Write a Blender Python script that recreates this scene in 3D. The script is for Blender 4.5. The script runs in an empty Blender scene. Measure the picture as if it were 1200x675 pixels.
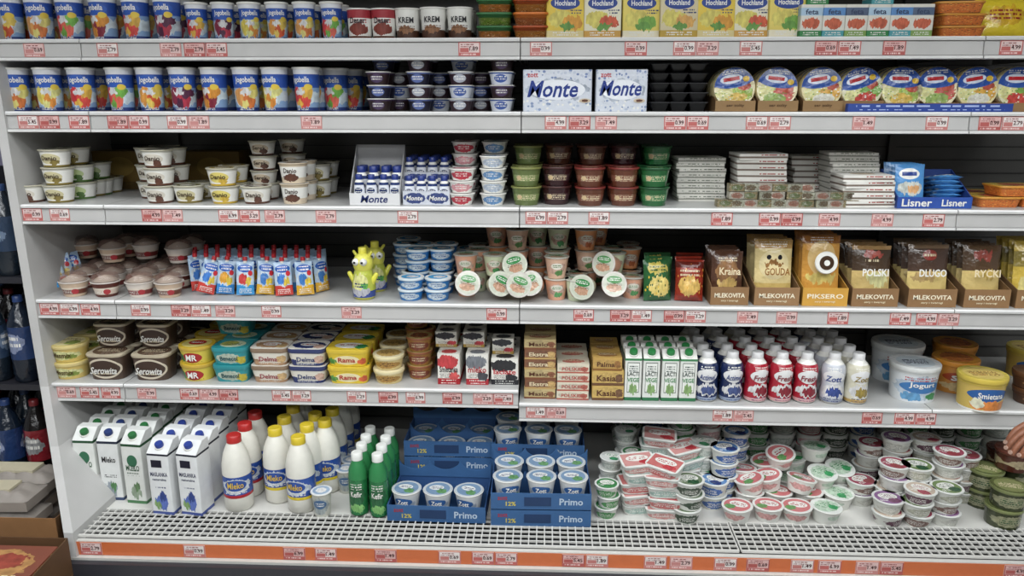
import bpy, math, random
import numpy as np
from math import sin, cos, tan, radians, pi, atan2, sqrt
random.seed(11)
sc = bpy.context.scene
try:
    sc.view_settings.view_transform = 'Standard'
    sc.view_settings.look = 'None'
except Exception:
    pass

# ------------------------------------------------------------------ camera
F = 906.0; TH = radians(13.8); PSI = radians(2.45); CAM = np.array([0.07, -2.25, 1.65])
Wv = np.array([-sin(PSI)*cos(TH), cos(PSI)*cos(TH), -sin(TH)])
Rv = np.array([cos(PSI), sin(PSI), 0.0])
Uv = np.cross(Rv, Wv)
cd = bpy.data.cameras.new('camera'); co = bpy.data.objects.new('camera', cd)
sc.collection.objects.link(co); co.location = CAM
co.rotation_euler = (pi/2-TH, 0, PSI); cd.sensor_width = 36; cd.lens = F/1200*36; cd.clip_start = 0.02
sc.camera = co

def XU(u, y, z):
    """world x of something measured at photo column u, standing at depth y / height z"""
    k = (u-600)/F; dy = y-CAM[1]; dz = z-CAM[2]
    return CAM[0] + (k*(Wv[1]*dy+Wv[2]*dz)-Rv[1]*dy)/(Rv[0]-k*Wv[0])
def ray(u, v): return Wv + (u-600)/F*Rv - (v-337.5)/F*Uv
def PY(u, v, y):
    d = ray(u, v); return CAM + d*(y-CAM[1])/d[1]
def PZ(u, v, z):
    d = ray(u, v); return CAM + d*(z-CAM[2])/d[2]

def C(s):
    s = s.lstrip('#'); r = []
    for i in (0, 2, 4):
        c = int(s[i:i+2], 16)/255
        r.append(c/12.92 if c <= .04045 else ((c+.055)/1.055)**2.4)
    return tuple(r)

# ------------------------------------------------------------------ materials
def mk(name, rough, metal=0, alpha=1, bump=0, bscale=60, coat=0, vary=0.0, fixed=None, L=None, seed=0):
    m = bpy.data.materials.new(name); m.use_nodes = True
    nt = m.node_tree; b = nt.nodes['Principled BSDF']; N = nt.nodes.new; K = nt.links.new
    b.inputs['Roughness'].default_value = rough; b.inputs['Metallic'].default_value = metal
    b.inputs['Alpha'].default_value = alpha
    if coat: b.inputs['Coat Weight'].default_value = coat
    if L is not None: src = labnodes(nt, L, seed)
    elif fixed:
        rgb = N('ShaderNodeRGB'); rgb.outputs[0].default_value = (*C(fixed), 1); src = rgb.outputs[0]
    else:
        a = N('ShaderNodeAttribute'); a.attribute_name = 'Col'; src = a.outputs['Color']
    tc = N('ShaderNodeTexCoord')
    if bump or vary:
        nz = N('ShaderNodeTexNoise'); nz.inputs['Scale'].default_value = bscale; nz.inputs['Detail'].default_value = 2
        K(tc.outputs['Object'], nz.inputs['Vector'])
    if vary:
        mp = N('ShaderNodeMapRange'); mp.inputs[1].default_value = .3; mp.inputs[2].default_value = .7
        mp.inputs[3].default_value = 1-vary; mp.inputs[4].default_value = 1
        K(nz.outputs['Fac'], mp.inputs[0])
        mx = N('ShaderNodeMix'); mx.data_type = 'RGBA'; mx.blend_type = 'MULTIPLY'; mx.inputs[0].default_value = 1
        K(src, mx.inputs[6]); K(mp.outputs[0], mx.inputs[7]); src = mx.outputs[2]
    K(src, b.inputs['Base Color'])
    if bump:
        bp = N('ShaderNodeBump'); bp.inputs['Strength'].default_value = bump; bp.inputs['Distance'].default_value = .01
        K(nz.outputs['Fac'], bp.inputs['Height']); K(bp.outputs[0], b.inputs['Normal'])
    return m

def labnodes(nt, L, seed):
    """compile a printed-label description to shader nodes (UV = label space)"""
    N = nt.nodes.new; K = nt.links.new
    uv = N('ShaderNodeUVMap'); UVo = uv.outputs[0]
    sp = N('ShaderNodeSeparateXYZ'); K(UVo, sp.inputs[0])
    def ma(op, a, b=None, c=None):
        n = N('ShaderNodeMath'); n.operation = op
        for i, q in enumerate((a, b, c)):
            if q is None: continue
            if isinstance(q, (int, float)): n.inputs[i].default_value = q
            else: K(q, n.inputs[i])
        return n.outputs[0]
    def ve(op, a, b=None):
        n = N('ShaderNodeVectorMath'); n.operation = op
        for i, q in enumerate((a, b)):
            if q is None: continue
            if isinstance(q, tuple): n.inputs[i].default_value = q
            else: K(q, n.inputs[i])
        return n.outputs['Value'] if op == 'LENGTH' else n.outputs[0]
    wob = None
    def wobble():
        nz = N('ShaderNodeTexNoise'); nz.inputs['Scale'].default_value = 5; nz.inputs['Detail'].default_value = 3
        K(ve('ADD', UVo, (seed*1.7, seed*.9, seed)), nz.inputs['Vector'])
        d = ve('SUBTRACT', nz.outputs['Color'], (.5, .5, .5)); return ve('ADD', UVo, ve('MULTIPLY', d, (.45, .3, 0))), nz.outputs['Fac']
    rgb = N('ShaderNodeRGB'); rgb.outputs[0].default_value = (*L.bg, 1); cur = rgb.outputs[0]
    def mix(m, col):
        nonlocal cur
        n = N('ShaderNodeMix'); n.data_type = 'RGBA'; K(m, n.inputs[0]); K(cur, n.inputs[6])
        if isinstance(col, tuple): n.inputs[7].default_value = (*col, 1)
        else: K(col, n.inputs[7])
        cur = n.outputs[2]
    for it in L.items:
        k = it[0]
        if k == 'b': mix(ma('COMPARE', sp.outputs[1], (it[1]+it[2])/2, abs(it[2]-it[1])/2), it[3])
        elif k in 'eo':
            src = UVo; col = it[5]
            if k == 'o':
                if wob is None: wob = wobble()
                src = wob[0]
                n = N('ShaderNodeMix'); n.data_type = 'RGBA'; K(wob[1], n.inputs[0])
                n.inputs[6].default_value = (*[min(1, q*.35) for q in col], 1); n.inputs[7].default_value = (*[min(1, q*1.7+.02) for q in col], 1); col = n.outputs[2]
            q = ve('LENGTH', ve('MULTIPLY', ve('SUBTRACT', src, (it[1], it[2], 0)), (1/it[3], 1/it[4], 0)))
            mix(ma('LESS_THAN', q, 1), col)
        elif k in 'rx':
            q = ve('ABSOLUTE', ve('MULTIPLY', ve('SUBTRACT', UVo, (it[1], it[2], 0)), (1/it[3], 1/it[4], 0)))
            s2 = N('ShaderNodeSeparateXYZ'); K(q, s2.inputs[0]); m = ma('LESS_THAN', ma('MAXIMUM', s2.outputs[0], s2.outputs[1]), 1)
            if k == 'x':
                rows = it[6] if len(it) > 6 else 4
                tr = ma('MULTIPLY', sp.outputs[1], rows/(2*it[4])); m = ma('MULTIPLY', m, ma('LESS_THAN', ma('FRACT', tr), .5))
                cb = N('ShaderNodeCombineXYZ'); K(ma('MULTIPLY', sp.outputs[0], 22), cb.inputs[0]); K(ma('MULTIPLY', ma('FLOOR', tr), 7.3), cb.inputs[1]); cb.inputs[2].default_value = seed
                nz = N('ShaderNodeTexNoise'); nz.inputs['Scale'].default_value = 1; nz.inputs['Detail'].default_value = 0; K(cb.outputs[0], nz.inputs['Vector'])
                m = ma('MULTIPLY', m, ma('GREATER_THAN', nz.outputs['Fac'], .46))
            mix(m, it[5])
        elif k == 'n':
            v = N('ShaderNodeTexVoronoi'); v.inputs['Scale'].default_value = 1
            K(ve('ADD', ve('MULTIPLY', UVo, (9, 13, 0)), (seed*3.1, seed*5.7, seed*.77)), v.inputs['Vector'])
            s2 = N('ShaderNodeSeparateXYZ'); K(v.outputs['Color'], s2.inputs[0])
            m = ma('LESS_THAN', s2.outputs[0], min(1, it[3]*1.35)); m = ma('MULTIPLY', m, ma('LESS_THAN', v.outputs['Distance'], .42))
            m = ma('MULTIPLY', m, ma('COMPARE', sp.outputs[1], (it[1]+it[2])/2, abs(it[2]-it[1])/2))
            cr = N('ShaderNodeValToRGB'); cr.color_ramp.interpolation = 'CONSTANT'; cols = it[4]; el = cr.color_ramp.elements
            el[0].color = (*cols[0], 1)
            if len(cols) == 1: el[1].color = (*cols[0], 1)
            else:
                el[1].position = 1/len(cols); el[1].color = (*cols[1], 1)
                for i in range(2, len(cols)): e = el.new(i/len(cols)); e.color = (*cols[i], 1)
            K(s2.outputs[1], cr.inputs[0]); mix(m, cr.outputs[0])
    return cur

FIN = [dict(rough=.35, vary=.05), dict(rough=.6, vary=.08, bscale=30), dict(rough=.3, metal=.75, bump=.3, bscale=90), dict(rough=.2, bump=.4, bscale=45, coat=.3),
       dict(rough=.1, alpha=.4, coat=.5), dict(rough=.33, vary=.1, bscale=9), dict(rough=.5, bump=.1, bscale=120, vary=.15)]
MATS = [mk(n, **p) for n, p in zip(['plastic', 'paper', 'foil', 'film', 'clear_plastic', 'painted_metal', 'skin'], FIN)]
PL, PA, FO, FI, CL, ME, SK = range(7)
class Lab:
    def __init__(s, bg, items): s.bg = bg; s.items = items; s.cache = {}
    def __call__(s, x, t):
        c = s.bg
        for it in s.items:
            if it[0] == 'b' and it[1] <= t < it[2]: c = it[3]
        return c
    def mat(s, base):
        if base not in s.cache:
            MATS.append(mk('printed_label', L=s, seed=len(MATS)*.371, **FIN[base])); s.cache[base] = len(MATS)-1
        return s.cache[base]
def lab(bg, *items): return Lab(bg, items)

# ------------------------------------------------------------------ mesh builder
class T:
    def __init__(s): s.V = []; s.F = []; s.C = []; s.M = []; s.S = []; s.U = []; s.h = 0; s.w = 0; s._m = None
    def add(s, V, Fc, Cc, mat, smooth=False, uv=None):
        o = len(s.V); s.V += V
        s.F += [tuple(i+o for i in f) for f in Fc]
        if isinstance(Cc, Lab): mat = Cc.mat(mat); Cc = Cc.bg
        if isinstance(Cc, tuple): Cc = [Cc]*len(Fc)
        s.C += Cc; s.M += [mat]*len(Fc); s.S += [smooth]*len(Fc)
        s.U += [[uv[i] for i in f] if uv else [(0, 0)]*len(f) for f in Fc]
    def merge(s, t, M):
        V = np.array(t.V); V = V@M[:3, :3].T+M[:3, 3]
        o = len(s.V); s.V += V.tolist()
        s.F += [tuple(i+o for i in f) for f in t.F]; s.C += t.C; s.M += t.M; s.S += t.S; s.U += t.U
    def mesh(s, name='m', org=(0, 0, 0)):
        if s._m: return s._m
        V = np.array(s.V)-np.array(org)
        me = bpy.data.meshes.new(name); me.from_pydata(V.tolist(), [], s.F)
        used = sorted(set(s.M)); mp = {m: i for i, m in enumerate(used)}
        for m in used: me.materials.append(MATS[m])
        me.polygons.foreach_set('material_index', [mp[m] for m in s.M]); me.polygons.foreach_set('use_smooth', s.S)
        n = [len(f) for f in s.F]
        col = np.repeat(np.array(s.C), n, axis=0); col = np.hstack([col, np.ones((len(col), 1))])
        a = me.color_attributes.new('Col', 'FLOAT_COLOR', 'CORNER'); a.data.foreach_set('color', col.ravel())
        ul = me.uv_layers.new(name='UVMap'); ul.data.foreach_set('uv', np.array([q for f in s.U for q in f], dtype=float).ravel())
        me.update(); s._m = me; return me

def MX(x=0, y=0, z=0, rz=0, rx=0, ry=0, s=1):
    cz, sz = cos(radians(rz)), sin(radians(rz)); cx, sx = cos(radians(rx)), sin(radians(rx)); cy, sy = cos(radians(ry)), sin(radians(ry))
    A = np.array([[cz, -sz, 0], [sz, cz, 0], [0, 0, 1]])@np.array([[cy, 0, sy], [0, 1, 0], [-sy, 0, cy]])@np.array([[1, 0, 0], [0, cx, -sx], [0, sx, cx]])
    M = np.eye(4); M[:3, :3] = A*s; M[:3, 3] = (x, y, z); return M

FRP = bpy.data.objects.new('refrigerated_display_case', None); sc.collection.objects.link(FRP)
def finish(t, name, fr=False):
    V = np.array(t.V); c = ((V[:, 0].min()+V[:, 0].max())/2, (V[:, 1].min()+V[:, 1].max())/2, V[:, 2].min())
    me = t.mesh(name, c); o = bpy.data.objects.new(name, me); o.location = c; sc.collection.objects.link(o)
    if fr: o.parent = FRP
    return o

def sect(shape, rx, ry):
    P = []
    if shape[0] == 'c':
        n = shape[1]
        for j in range(n):
            a = 2*pi*j/n; P.append((rx*sin(a), -ry*cos(a)))
    else:
        _, rc, kf, ks = shape; rc = min(rc, rx*.95, ry*.95)
        def side(x0, y0, x1, y1, k):
            for i in range(k): P.append((x0+(x1-x0)*i/k, y0+(y1-y0)*i/k))
        def arc(cx, cy, a0):
            for i in range(3):
                a = a0+pi/2*i/3; P.append((cx+rc*sin(a), cy-rc*cos(a)))
        X, Y = rx-rc, ry-rc
        side(-X, -ry, X, -ry, kf); arc(X, -Y, 0); side(rx, -Y, rx, Y, ks); arc(X, Y, pi/2)
        side(X, ry, -X, ry, kf); arc(-X, Y, pi); side(-rx, Y, -rx, -Y, ks); arc(-X, -Y, 3*pi/2)
    return P

def loft(t, rings, shape, col, mat=PL, top=None, topmat=None, bottom=True, smooth=True):
    z0, z1 = rings[0][0], rings[-1][0]; V = []; Fc = []; U = []
    S = [sect(shape, r[1], r[2]) for r in rings]; n = len(S[0])
    for i, r in enumerate(rings):
        V += [(p[0], p[1], r[0]) for p in S[i]]; tt = (r[0]-z0)/((z1-z0) or 1); rx, ry = max(r[1], 1e-5), r[2]
        for p in S[i]:
            nx = p[0]/rx
            if shape[0] == 'r' and abs(p[1]) < ry-min(shape[1], ry*.95)+1e-6 and abs(nx) > .99: nx = math.copysign(1+(p[1]+ry)/rx, nx)
            U.append((nx, tt))
    for i in range(len(rings)-1):
        for j in range(n): k = (j+1) % n; Fc.append((i*n+j, i*n+k, (i+1)*n+k, (i+1)*n+j))
    t.add(V, Fc, col, mat, smooth, U)
    if bottom: t.add([(p[0], p[1], z0) for p in S[0]], [tuple(range(n))[::-1]], col.bg if isinstance(col, Lab) else col, mat)
    if top is not None:
        rx, ry = max(rings[-1][1], 1e-5), max(rings[-1][2], 1e-5)
        t.add([(p[0], p[1], z1) for p in S[-1]], [tuple(range(n))], top, mat if topmat is None else topmat, False, [(p[0]/rx, p[1]/ry) for p in S[-1]])

_tx = {}
def text_geo(s):
    if s in _tx: return _tx[s]
    cu = bpy.data.curves.new('t', 'FONT'); cu.body = s; cu.size = 1; cu.resolution_u = 2; cu.offset = .02
    o = bpy.data.objects.new('t', cu); sc.collection.objects.link(o)
    dg = bpy.context.evaluated_depsgraph_get(); me = bpy.data.meshes.new_from_object(o.evaluated_get(dg))
    V = np.array([v.co[:] for v in me.vertices]); Fc = [tuple(p.vertices) for p in me.polygons]
    bpy.data.objects.remove(o); bpy.data.curves.remove(cu); bpy.data.meshes.remove(me)
    V = V[:, :2]; mn = V.min(0); mxx = V.max(0); V = (V-(mn+mxx)/2)/(mxx-mn)
    _tx[s] = (V, Fc); return _tx[s]
def text(t, s, w, h, col, x=0, y=0, z=0, mat=PL, cyl=None, slope=0, skew=0):
    V, Fc = text_geo(s); out = []
    for a, b in V:
        px = x+a*w+b*h*skew; pz = z+b*h
        if cyl: r = cyl+.0006+slope*b*h; out.append((r*sin(px/cyl), -r*cos(px/cyl), pz))
        else: out.append((px, y-.0006+slope*b*h, pz))
    t.add(out, Fc, col, mat)

def box(t, x0, x1, y0, y1, z0, z1, col, mat=PL):
    V = [(x, y, z) for z in (z0, z1) for x, y in ((x0, y0), (x1, y0), (x1, y1), (x0, y1))]
    t.add(V, [(3, 2, 1, 0), (4, 5, 6, 7), (0, 1, 5, 4), (1, 2, 6, 5), (2, 3, 7, 6), (3, 0, 4, 7)], col, mat)

WH = C('e2e1db'); BLK = C('16151a'); NAVY = C('1d2c62'); BLUE = C('2a549f'); RED = C('b32028'); YEL = C('d8b238'); GRN = C('2f7f45'); CREAM = C('dccdaa'); BRN = C('553020'); LBL = C('8fb0d0'); GREY = C('9a9a98'); ORG = C('d0742c'); TEAL = C('2f8f96'); KRAFT = C('a07448'); DKG = C('1f4a2c'); PINK = C('cf8a90'); PEACH = C('d6a084')

CIR = ('c', 22)
def cont(rb, rt, h, side, top, shape=CIR, k=3, lip=.004, over=.003, lipcol=None, mat=PL, tmat=FI, ryb=None, ryt=None, lipmat=None):
    t = T(); ryb = ryb or rb; ryt = ryt or rt
    hb = h-lip; k = 3
    loft(t, [(hb*i/k, rb+(rt-rb)*i/k, ryb+(ryt-ryb)*i/k) for i in range(k+1)], shape, side, mat)
    lc = lipcol or WH
    loft(t, [(hb, rt+over*.6, ryt+over*.6), (hb+lip*.3, rt+over, ryt+over), (h-lip*.2, rt+over, ryt+over), (h, rt+over*.7, ryt+over*.7)], shape, lc, PL if lipmat is None else lipmat, top=top, topmat=tmat)
    t.h = h+.0015; t.w = 2*(rt+over); t.d = 2*(ryt+over); return t

def carton(w, d, h, front, cap=None, capc=WH, gable=True, topc=WH):
    t = T(); sh = ('r', .003, 4, 3)
    loft(t, [(h*.86*i/3, w/2, d/2) for i in range(4)], sh, front, PA)
    x, y = w/2-.001, d/2-.001; z0 = h*.86; z1 = h
    V = [(-x, -y, z0), (x, -y, z0), (x, y, z0), (-x, y, z0), (-x, y*.1, z1), (x, y*.1, z1), (x, y, z1), (-x, y, z1)]
    t.add(V, [(0, 1, 5, 4), (1, 2, 6, 5), (3, 0, 4, 7), (2, 3, 7, 6), (4, 5, 6, 7)], topc, PA)
    if cap:
        c = T(); loft(c, [(0, .0125, .0125), (.012, .0125, .0125), (.014, .011, .011)], ('c', 14), capc, PL, top=capc)
        loft(c, [(-.003, .016, .016), (.001, .015, .015)], ('c', 14), WH, PL, top=WH)
        ang = math.degrees(atan2(z1-z0, y*1.1))
        t.merge(c, MX(0, -y*.42, z0+(z1-z0)*.5+.001, rx=ang*.55))
    t.h = h; t.w = w; t.d = d; return t

def bottle(prof, lab_i, side, body, cap, capr, caph, n=20, mat=PL):
    t = T(); a, b = lab_i
    def seg(p, col, m=PL, bottom=False): loft(t, [(z, r, r) for z, r in p], ('c', n), col, m, bottom=bottom)
    seg(prof[:a+1], body, mat, True); seg([(z, r+.0006) for z, r in prof[a:b+1]], side, FI); seg(prof[b:], body, mat)
    z = prof[-1][0]
    loft(t, [(z-.002, capr*1.02, capr*1.02), (z+caph*.2, capr, capr), (z+caph*.9, capr, capr), (z+caph, capr*.85, capr*.85)], ('c', n), cap, PL, top=cap)
    t.h = z+caph; t.w = 2*max(r for _, r in prof); t.d = t.w; return t

def pillow(w, h, d, front, mat=FI, crump=.002, nx=12, nz=16):
    t = T()
    for sgn in (-1, 1):
        V = []; Fc = []; U = []
        for i in range(nz+1):
            for j in range(nx+1):
                a = -1+2*j/nx; b = -1+2*i/nz
                th = d/2*max(0, (1-abs(a)**3))*max(0, 1-abs(b)**5)
                th += (random.random()-.5)*crump*(1-abs(a)**4)
                V.append((a*w/2*(1-.04*(1-abs(b)**4)), sgn*th, h*(i/nz))); U.append((a, i/nz))
        for i in range(nz):
            for j in range(nx):
                q = (i*(nx+1)+j, i*(nx+1)+j+1, (i+1)*(nx+1)+j+1, (i+1)*(nx+1)+j)
                Fc.append(q[::-1] if sgn > 0 else q)
        t.add(V, Fc, front, mat, True, U)
    t.h = h; t.w = w; t.d = d; return t

def boxp(w, d, h, front, top=None, mat=PA, rc=.0025, **kw):
    t = T()
    loft(t, [(h*i/2, w/2, d/2) for i in range(3)], ('r', rc, 3, 3), front, mat, top=top or front(0, .9), topmat=mat)
    t.h = h; t.w = w; t.d = d; return t

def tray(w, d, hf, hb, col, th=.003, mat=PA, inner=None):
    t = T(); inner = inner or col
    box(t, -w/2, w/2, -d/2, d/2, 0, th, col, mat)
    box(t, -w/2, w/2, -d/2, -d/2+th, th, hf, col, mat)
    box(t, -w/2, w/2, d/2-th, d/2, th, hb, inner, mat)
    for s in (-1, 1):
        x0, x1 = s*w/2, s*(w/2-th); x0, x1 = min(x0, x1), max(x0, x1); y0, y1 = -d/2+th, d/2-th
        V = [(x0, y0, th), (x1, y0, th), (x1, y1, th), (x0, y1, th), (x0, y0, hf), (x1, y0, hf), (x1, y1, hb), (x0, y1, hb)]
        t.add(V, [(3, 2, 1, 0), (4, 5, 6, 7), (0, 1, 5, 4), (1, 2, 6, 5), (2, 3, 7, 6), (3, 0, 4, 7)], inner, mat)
    t.h = hf; t.w = w; t.d = d; return t

# ------------------------------------------------------------------ shelf heights
def zv(v): return PY(610, v, -.01)[2]
Z = {1: zv(44), 2: zv(131), 3: zv(243), 4: zv(357), 5: zv(457), 55: zv(472), 6: .40}
for k in list(Z): Z[k] = float(Z[k])

def put(g, t, u, row, y, stack=1, back=0, rz=0, rx=0, ry=0, s=1, dz=0, gap=.004, jit=0, x=None):
    z = Z[row]+dz
    if x is None: x = XU(u, y, z+t.h*s*stack/2)
    for b in range(back+1):
        for k in range(stack):
            jx = random.uniform(-jit, jit); jr = random.uniform(-jit, jit)*900
            g.merge(t, MX(x+jx, y+b*(t.d*s+gap), z+k*t.h*s+.0005, rz+jr, rx, ry, s))
    return x
def solo(name, t, u, row, y, rz=0, rx=0, ry=0, s=1, dz=0, x=None):
    z = Z[row]+dz
    if x is None: x = XU(u, y, z+t.h*s/2)
    o = bpy.data.objects.new(name, t.mesh(name)); sc.collection.objects.link(o)
    o.location = (x, y, z+.0005); o.rotation_euler = (radians(rx), radians(ry), radians(rz)); o.scale = (s, s, s); return o
def deck(u, v, r=0):
    p = PZ(u, v, Z[6]); return float(p[0]), float(p[1]+r)

# ------------------------------------------------------------------ fridge body
YB = .52
ends = {1: (-60, 97, 610, 1151, 1290), 2: (9, 108, 611, 1134, 1290), 3: (25, 125, 609, 1119, 1290), 4: (40, 138, 609, 1115, 1290), 5: (55, 148, 608, 1089, 1290)}
RAILC = C('cacac8')
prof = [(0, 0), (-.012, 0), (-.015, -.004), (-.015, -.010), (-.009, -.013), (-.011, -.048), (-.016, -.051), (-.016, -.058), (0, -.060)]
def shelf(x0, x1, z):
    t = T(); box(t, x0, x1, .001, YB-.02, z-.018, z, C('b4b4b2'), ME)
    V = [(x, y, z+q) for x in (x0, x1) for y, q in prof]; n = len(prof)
    cs = [RAILC, C('e0e0df'), RAILC, C('7c7b78'), C('b8b7b5'), C('8e8d8b'), C('d8d8d6'), RAILC]  # lip faces lighter: glare put into the colour; groove faces darker grey
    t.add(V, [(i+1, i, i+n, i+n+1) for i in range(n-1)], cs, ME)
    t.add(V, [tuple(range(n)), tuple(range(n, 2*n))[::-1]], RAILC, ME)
    for xx in (x0+.004, x1-.008): box(t, xx, xx+.004, .02, YB-.02, z-.055, z-.018, C('80807c'), ME)
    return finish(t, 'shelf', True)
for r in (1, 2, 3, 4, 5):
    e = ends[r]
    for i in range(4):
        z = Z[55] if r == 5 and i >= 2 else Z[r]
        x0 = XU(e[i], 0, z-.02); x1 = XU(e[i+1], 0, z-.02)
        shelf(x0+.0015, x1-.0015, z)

TAGS = {1: [40, 126, 200, 228, 550, 574, 597, 634, 745, 802, 880, 968, 1048, 1185],
 2: [33, 68, 138, 178, 208, 365, 625, 653, 684, 791, 818, 887, 1012, 1098, 1160],
 3: [38, 70, 178, 268, 322, 382, 478, 628, 660, 702, 846, 902, 972, 1034, 1094],
 4: [58, 106, 165, 212, 264, 318, 412, 582, 684, 727, 790, 876, 922, 982, 1055, 1086, 1130],
 5: [78, 105, 130, 172, 222, 268, 330, 372, 418, 455, 487, 530, 566, 594, 628, 847, 1022, 1060, 1108],
 6: [107, 228, 345, 382, 452, 527, 566, 672, 768, 798, 850, 888, 940, 972, 1016, 1190]}
PRC = ['0.99', '1.49', '2.79', '6.99', '4.99', '3.29', '1.89', '0.69', '5.45']
TAGL = [lab(C(c), ('r', 0, .12, .9, .78, C(c2)), ('x', -.2, .5, .6, .3, C('8a4442'), 2), ('r', -.45, -.1, .4, .3, C(c)), ('b', -1, -.45, C(c)), ('x', -.1, -.7, .7, .2, C('e0c8c4'), 1)) for c, c2 in (('b5605c', 'd8c4c0'), ('b8746f', 'dcd4d0'), ('a85450', 'cfa8a4'), ('bc807c', 'd6b8b4'))]
def tag(t, x, y, z, w, h):
    V = [(x-w/2, y-.001, z-h/2), (x+w/2, y-.001, z-h/2), (x+w/2, y-.001, z+h/2), (x-w/2, y-.001, z+h/2)]
    t.add(V, [(0, 1, 2, 3)], random.choice(TAGL), PA, False, [(-1, -1), (1, -1), (1, 1), (-1, 1)])
    box(t, x-w/2, x+w/2, y-.0008, y+.001, z-h/2, z+h/2, C('d8d4d0'), PA)
    text(t, random.choice(PRC), w*.4, h*.3, C('40181a'), x+w*.2, y-.001, z+h*.05)
for r, us in TAGS.items():
    t = T(); taken = []
    for u in us:
        if r < 6:
            z = Z[55] if (r == 5 and u > 608) else Z[r]
            x = XU(u, -.012, z-.03); xs_ = [x]
            if random.random() < .35: xs_.append(x+.063)
            for q in xs_:
                if all(abs(q-p) > .0615 for p in taken) and abs(q) > .035: taken.append(q); tag(t, q, -.0112, z-.031, .061, .038)
        else:
            x = XU(u, -.285, .37); xs_ = [x, x+.067] if random.random() < .3 else [x]
            for q in xs_:
                if all(abs(q-p) > .065 for p in taken): taken.append(q); tag(t, q, -.2865, .368, .064, .038)
    finish(t, 'price_tags', True)

t = T(); XL, XR = -1.75, 2.2
box(t, XL, XR, YB, YB+.04, .05, 2.25, C('4c4b49'), ME)
for i in range(40):
    z = .45+i*.045; box(t, XL, XR, YB-.003, YB, z, z+.004, C('262524'), ME)
for x in (0, 1.262, -1.25): box(t, x-.012, x+.012, YB-.02, YB-.003, .42, 2.2, C('4a4a48'), ME)
finish(t, 'back_panel', True)
t = T(); box(t, XL, XR, -.38, YB+.04, 2.2, 2.26, C('a5a4a0'), ME); box(t, XL, XR, -.42, -.38, 2.16, 2.36, C('c9c8c4'), ME); finish(t, 'shade_canopy', True)  # unseen canopy, jutted out to keep the near ceiling light off upper rows
xl0 = XU(100, -.2, .4)
t = T(); box(t, xl0-.06, XR, -.115, YB, .385, .4, C('d0cfca'), ME)
box(t, xl0-.02, XR, -.285, -.27, .30, .392, C('cbc9c4'), ME)
box(t, xl0-.02, XR, -.286, -.285, .347, .389, C('c4683c'), PL)
box(t, xl0-.02, XR, -.27, YB, .12, .30, C('55555a'), ME)
box(t, xl0-.02, XR, -.32, -.27, .20, .338, C('303036'), PL)
box(t, xl0-.02, XR, -.30, -.27, .338, .346, C('c5c4be'), PL)
box(t, xl0+.05, XR, -.2, YB, 0, .12, C('202024'), ME)
finish(t, 'base', True)
def grille(x0, x1):
    t = T(); c = C('cccbc6'); y0, y1 = -.268, -.118; zt = .402
    box(t, x0, x1, y0, y1, zt-.03, zt-.026, C('0e0e0e'), ME)  # near-black sheet under the bars stands in for shade in the holes
    n = 6
    for i in range(n+1):
        y = y0+(y1-y0)*i/n; wd = .0018 if 0 < i < n else .004
        box(t, x0, x1, y-wd, y+wd, zt-.006, zt, c, PL)
    m = int((x1-x0)/.023)
    for i in range(m+1):
        x = x0+(x1-x0)*i/m; box(t, x-.0018, x+.0018, y0, y1, zt-.005, zt-.0005, c, PL)
    finish(t, 'air_return_grille', True)
xs = XU(861, -.2, .4); grille(xl0+.01, xs-.004); grille(xs+.004, XR-.01)
def proj(p):
    d = np.array(p)-CAM; q = d@Wv; return 600+F*(d@Rv)/q, 337.5-F*(d@Uv)/q
Zs = [.0, .2, .33, .42, .6, .77, 1.05, 1.34, 1.62, 1.85, 2.3]; Ys = [-.30, -.30, -.30, -.29, -.1, -.03, -.02, -.02, -.02, -.02, -.02]
V = []
for z, y in zip(Zs, Ys):
    x = -1.4
    for _ in range(12):
        v = proj((x, y, z))[1]; u = 4+(v-130)*(92-4)/535; x = XU(u, y, z)
    V += [(x-.028, y, z), (x, y, z), (x, YB, z), (x-.028, YB, z)]
Fc = []
for i in range(len(Zs)-1):
    for a, b in ((0, 1), (1, 2), (2, 3), (3, 0)): Fc.append((4*i+a, 4*i+b, 4*i+4+b, 4*i+4+a))
Fc += [(3, 2, 1, 0), tuple(4*(len(Zs)-1)+k for k in range(4))]
t = T(); t.add(V, Fc, C('bcbbb9'), ME); finish(t, 'end_panel', True)

# ================================================================== ROW 1 & 2 : fruit yogurts
def yog(fr, fr2, fr3, h=.124, rt=.038, name='Jogobella'):
    side = lab(C('2c4c9a'), ('b', .0, .09, C('22346e')), ('b', .09, .56, C('7f9cc0')), ('o', 0, .34, 1.1, .26, C('b8c4d0')), ('b', .88, 1, C('d8dade')), ('o', -.4, .36, .5, .22, fr), ('o', .25, .26, .5, .19, fr2), ('o', .5, .46, .4, .16, fr3), ('o', -.1, .18, .3, .1, fr3), ('o', -.05, .46, .45, .07, C('d8d8d4')), ('e', 0, .72, .9, .15, C('3058ac')), ('x', 0, .06, .6, .03, WH, 2), ('e', .62, .58, .25, .07, C('d8bc48')))
    t = cont(rt*.84, rt, h, side, lab(C('c8ccd4'), ('e', 0, 0, .8, .8, C('6a88c0')), ('o', 0, 0, .4, .4, fr)), shape=('c', 28), lipcol=WH, lip=.006)
    text(t, name, rt*1.55, h*.17, WH, 0, 0, h*.70, cyl=rt*.97)
    t.d = t.w; return t
fr = [(C('d98a3a'), C('c04a20'), C('e0b050')), (C('b8242c'), C('c84038'), C('d8a040')), (C('d89050'), C('c06a30'), C('dcc070')), (C('7a1838'), C('a82a40'), C('4a1838')), (C('c63040'), C('d05a48'), C('68a040')), (C('d8b850'), C('d08030'), C('e0d080')), (C('a86428'), C('7a1830'), C('c8842c'))]
Y = [yog(*f) for f in fr]
g = T()
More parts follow.
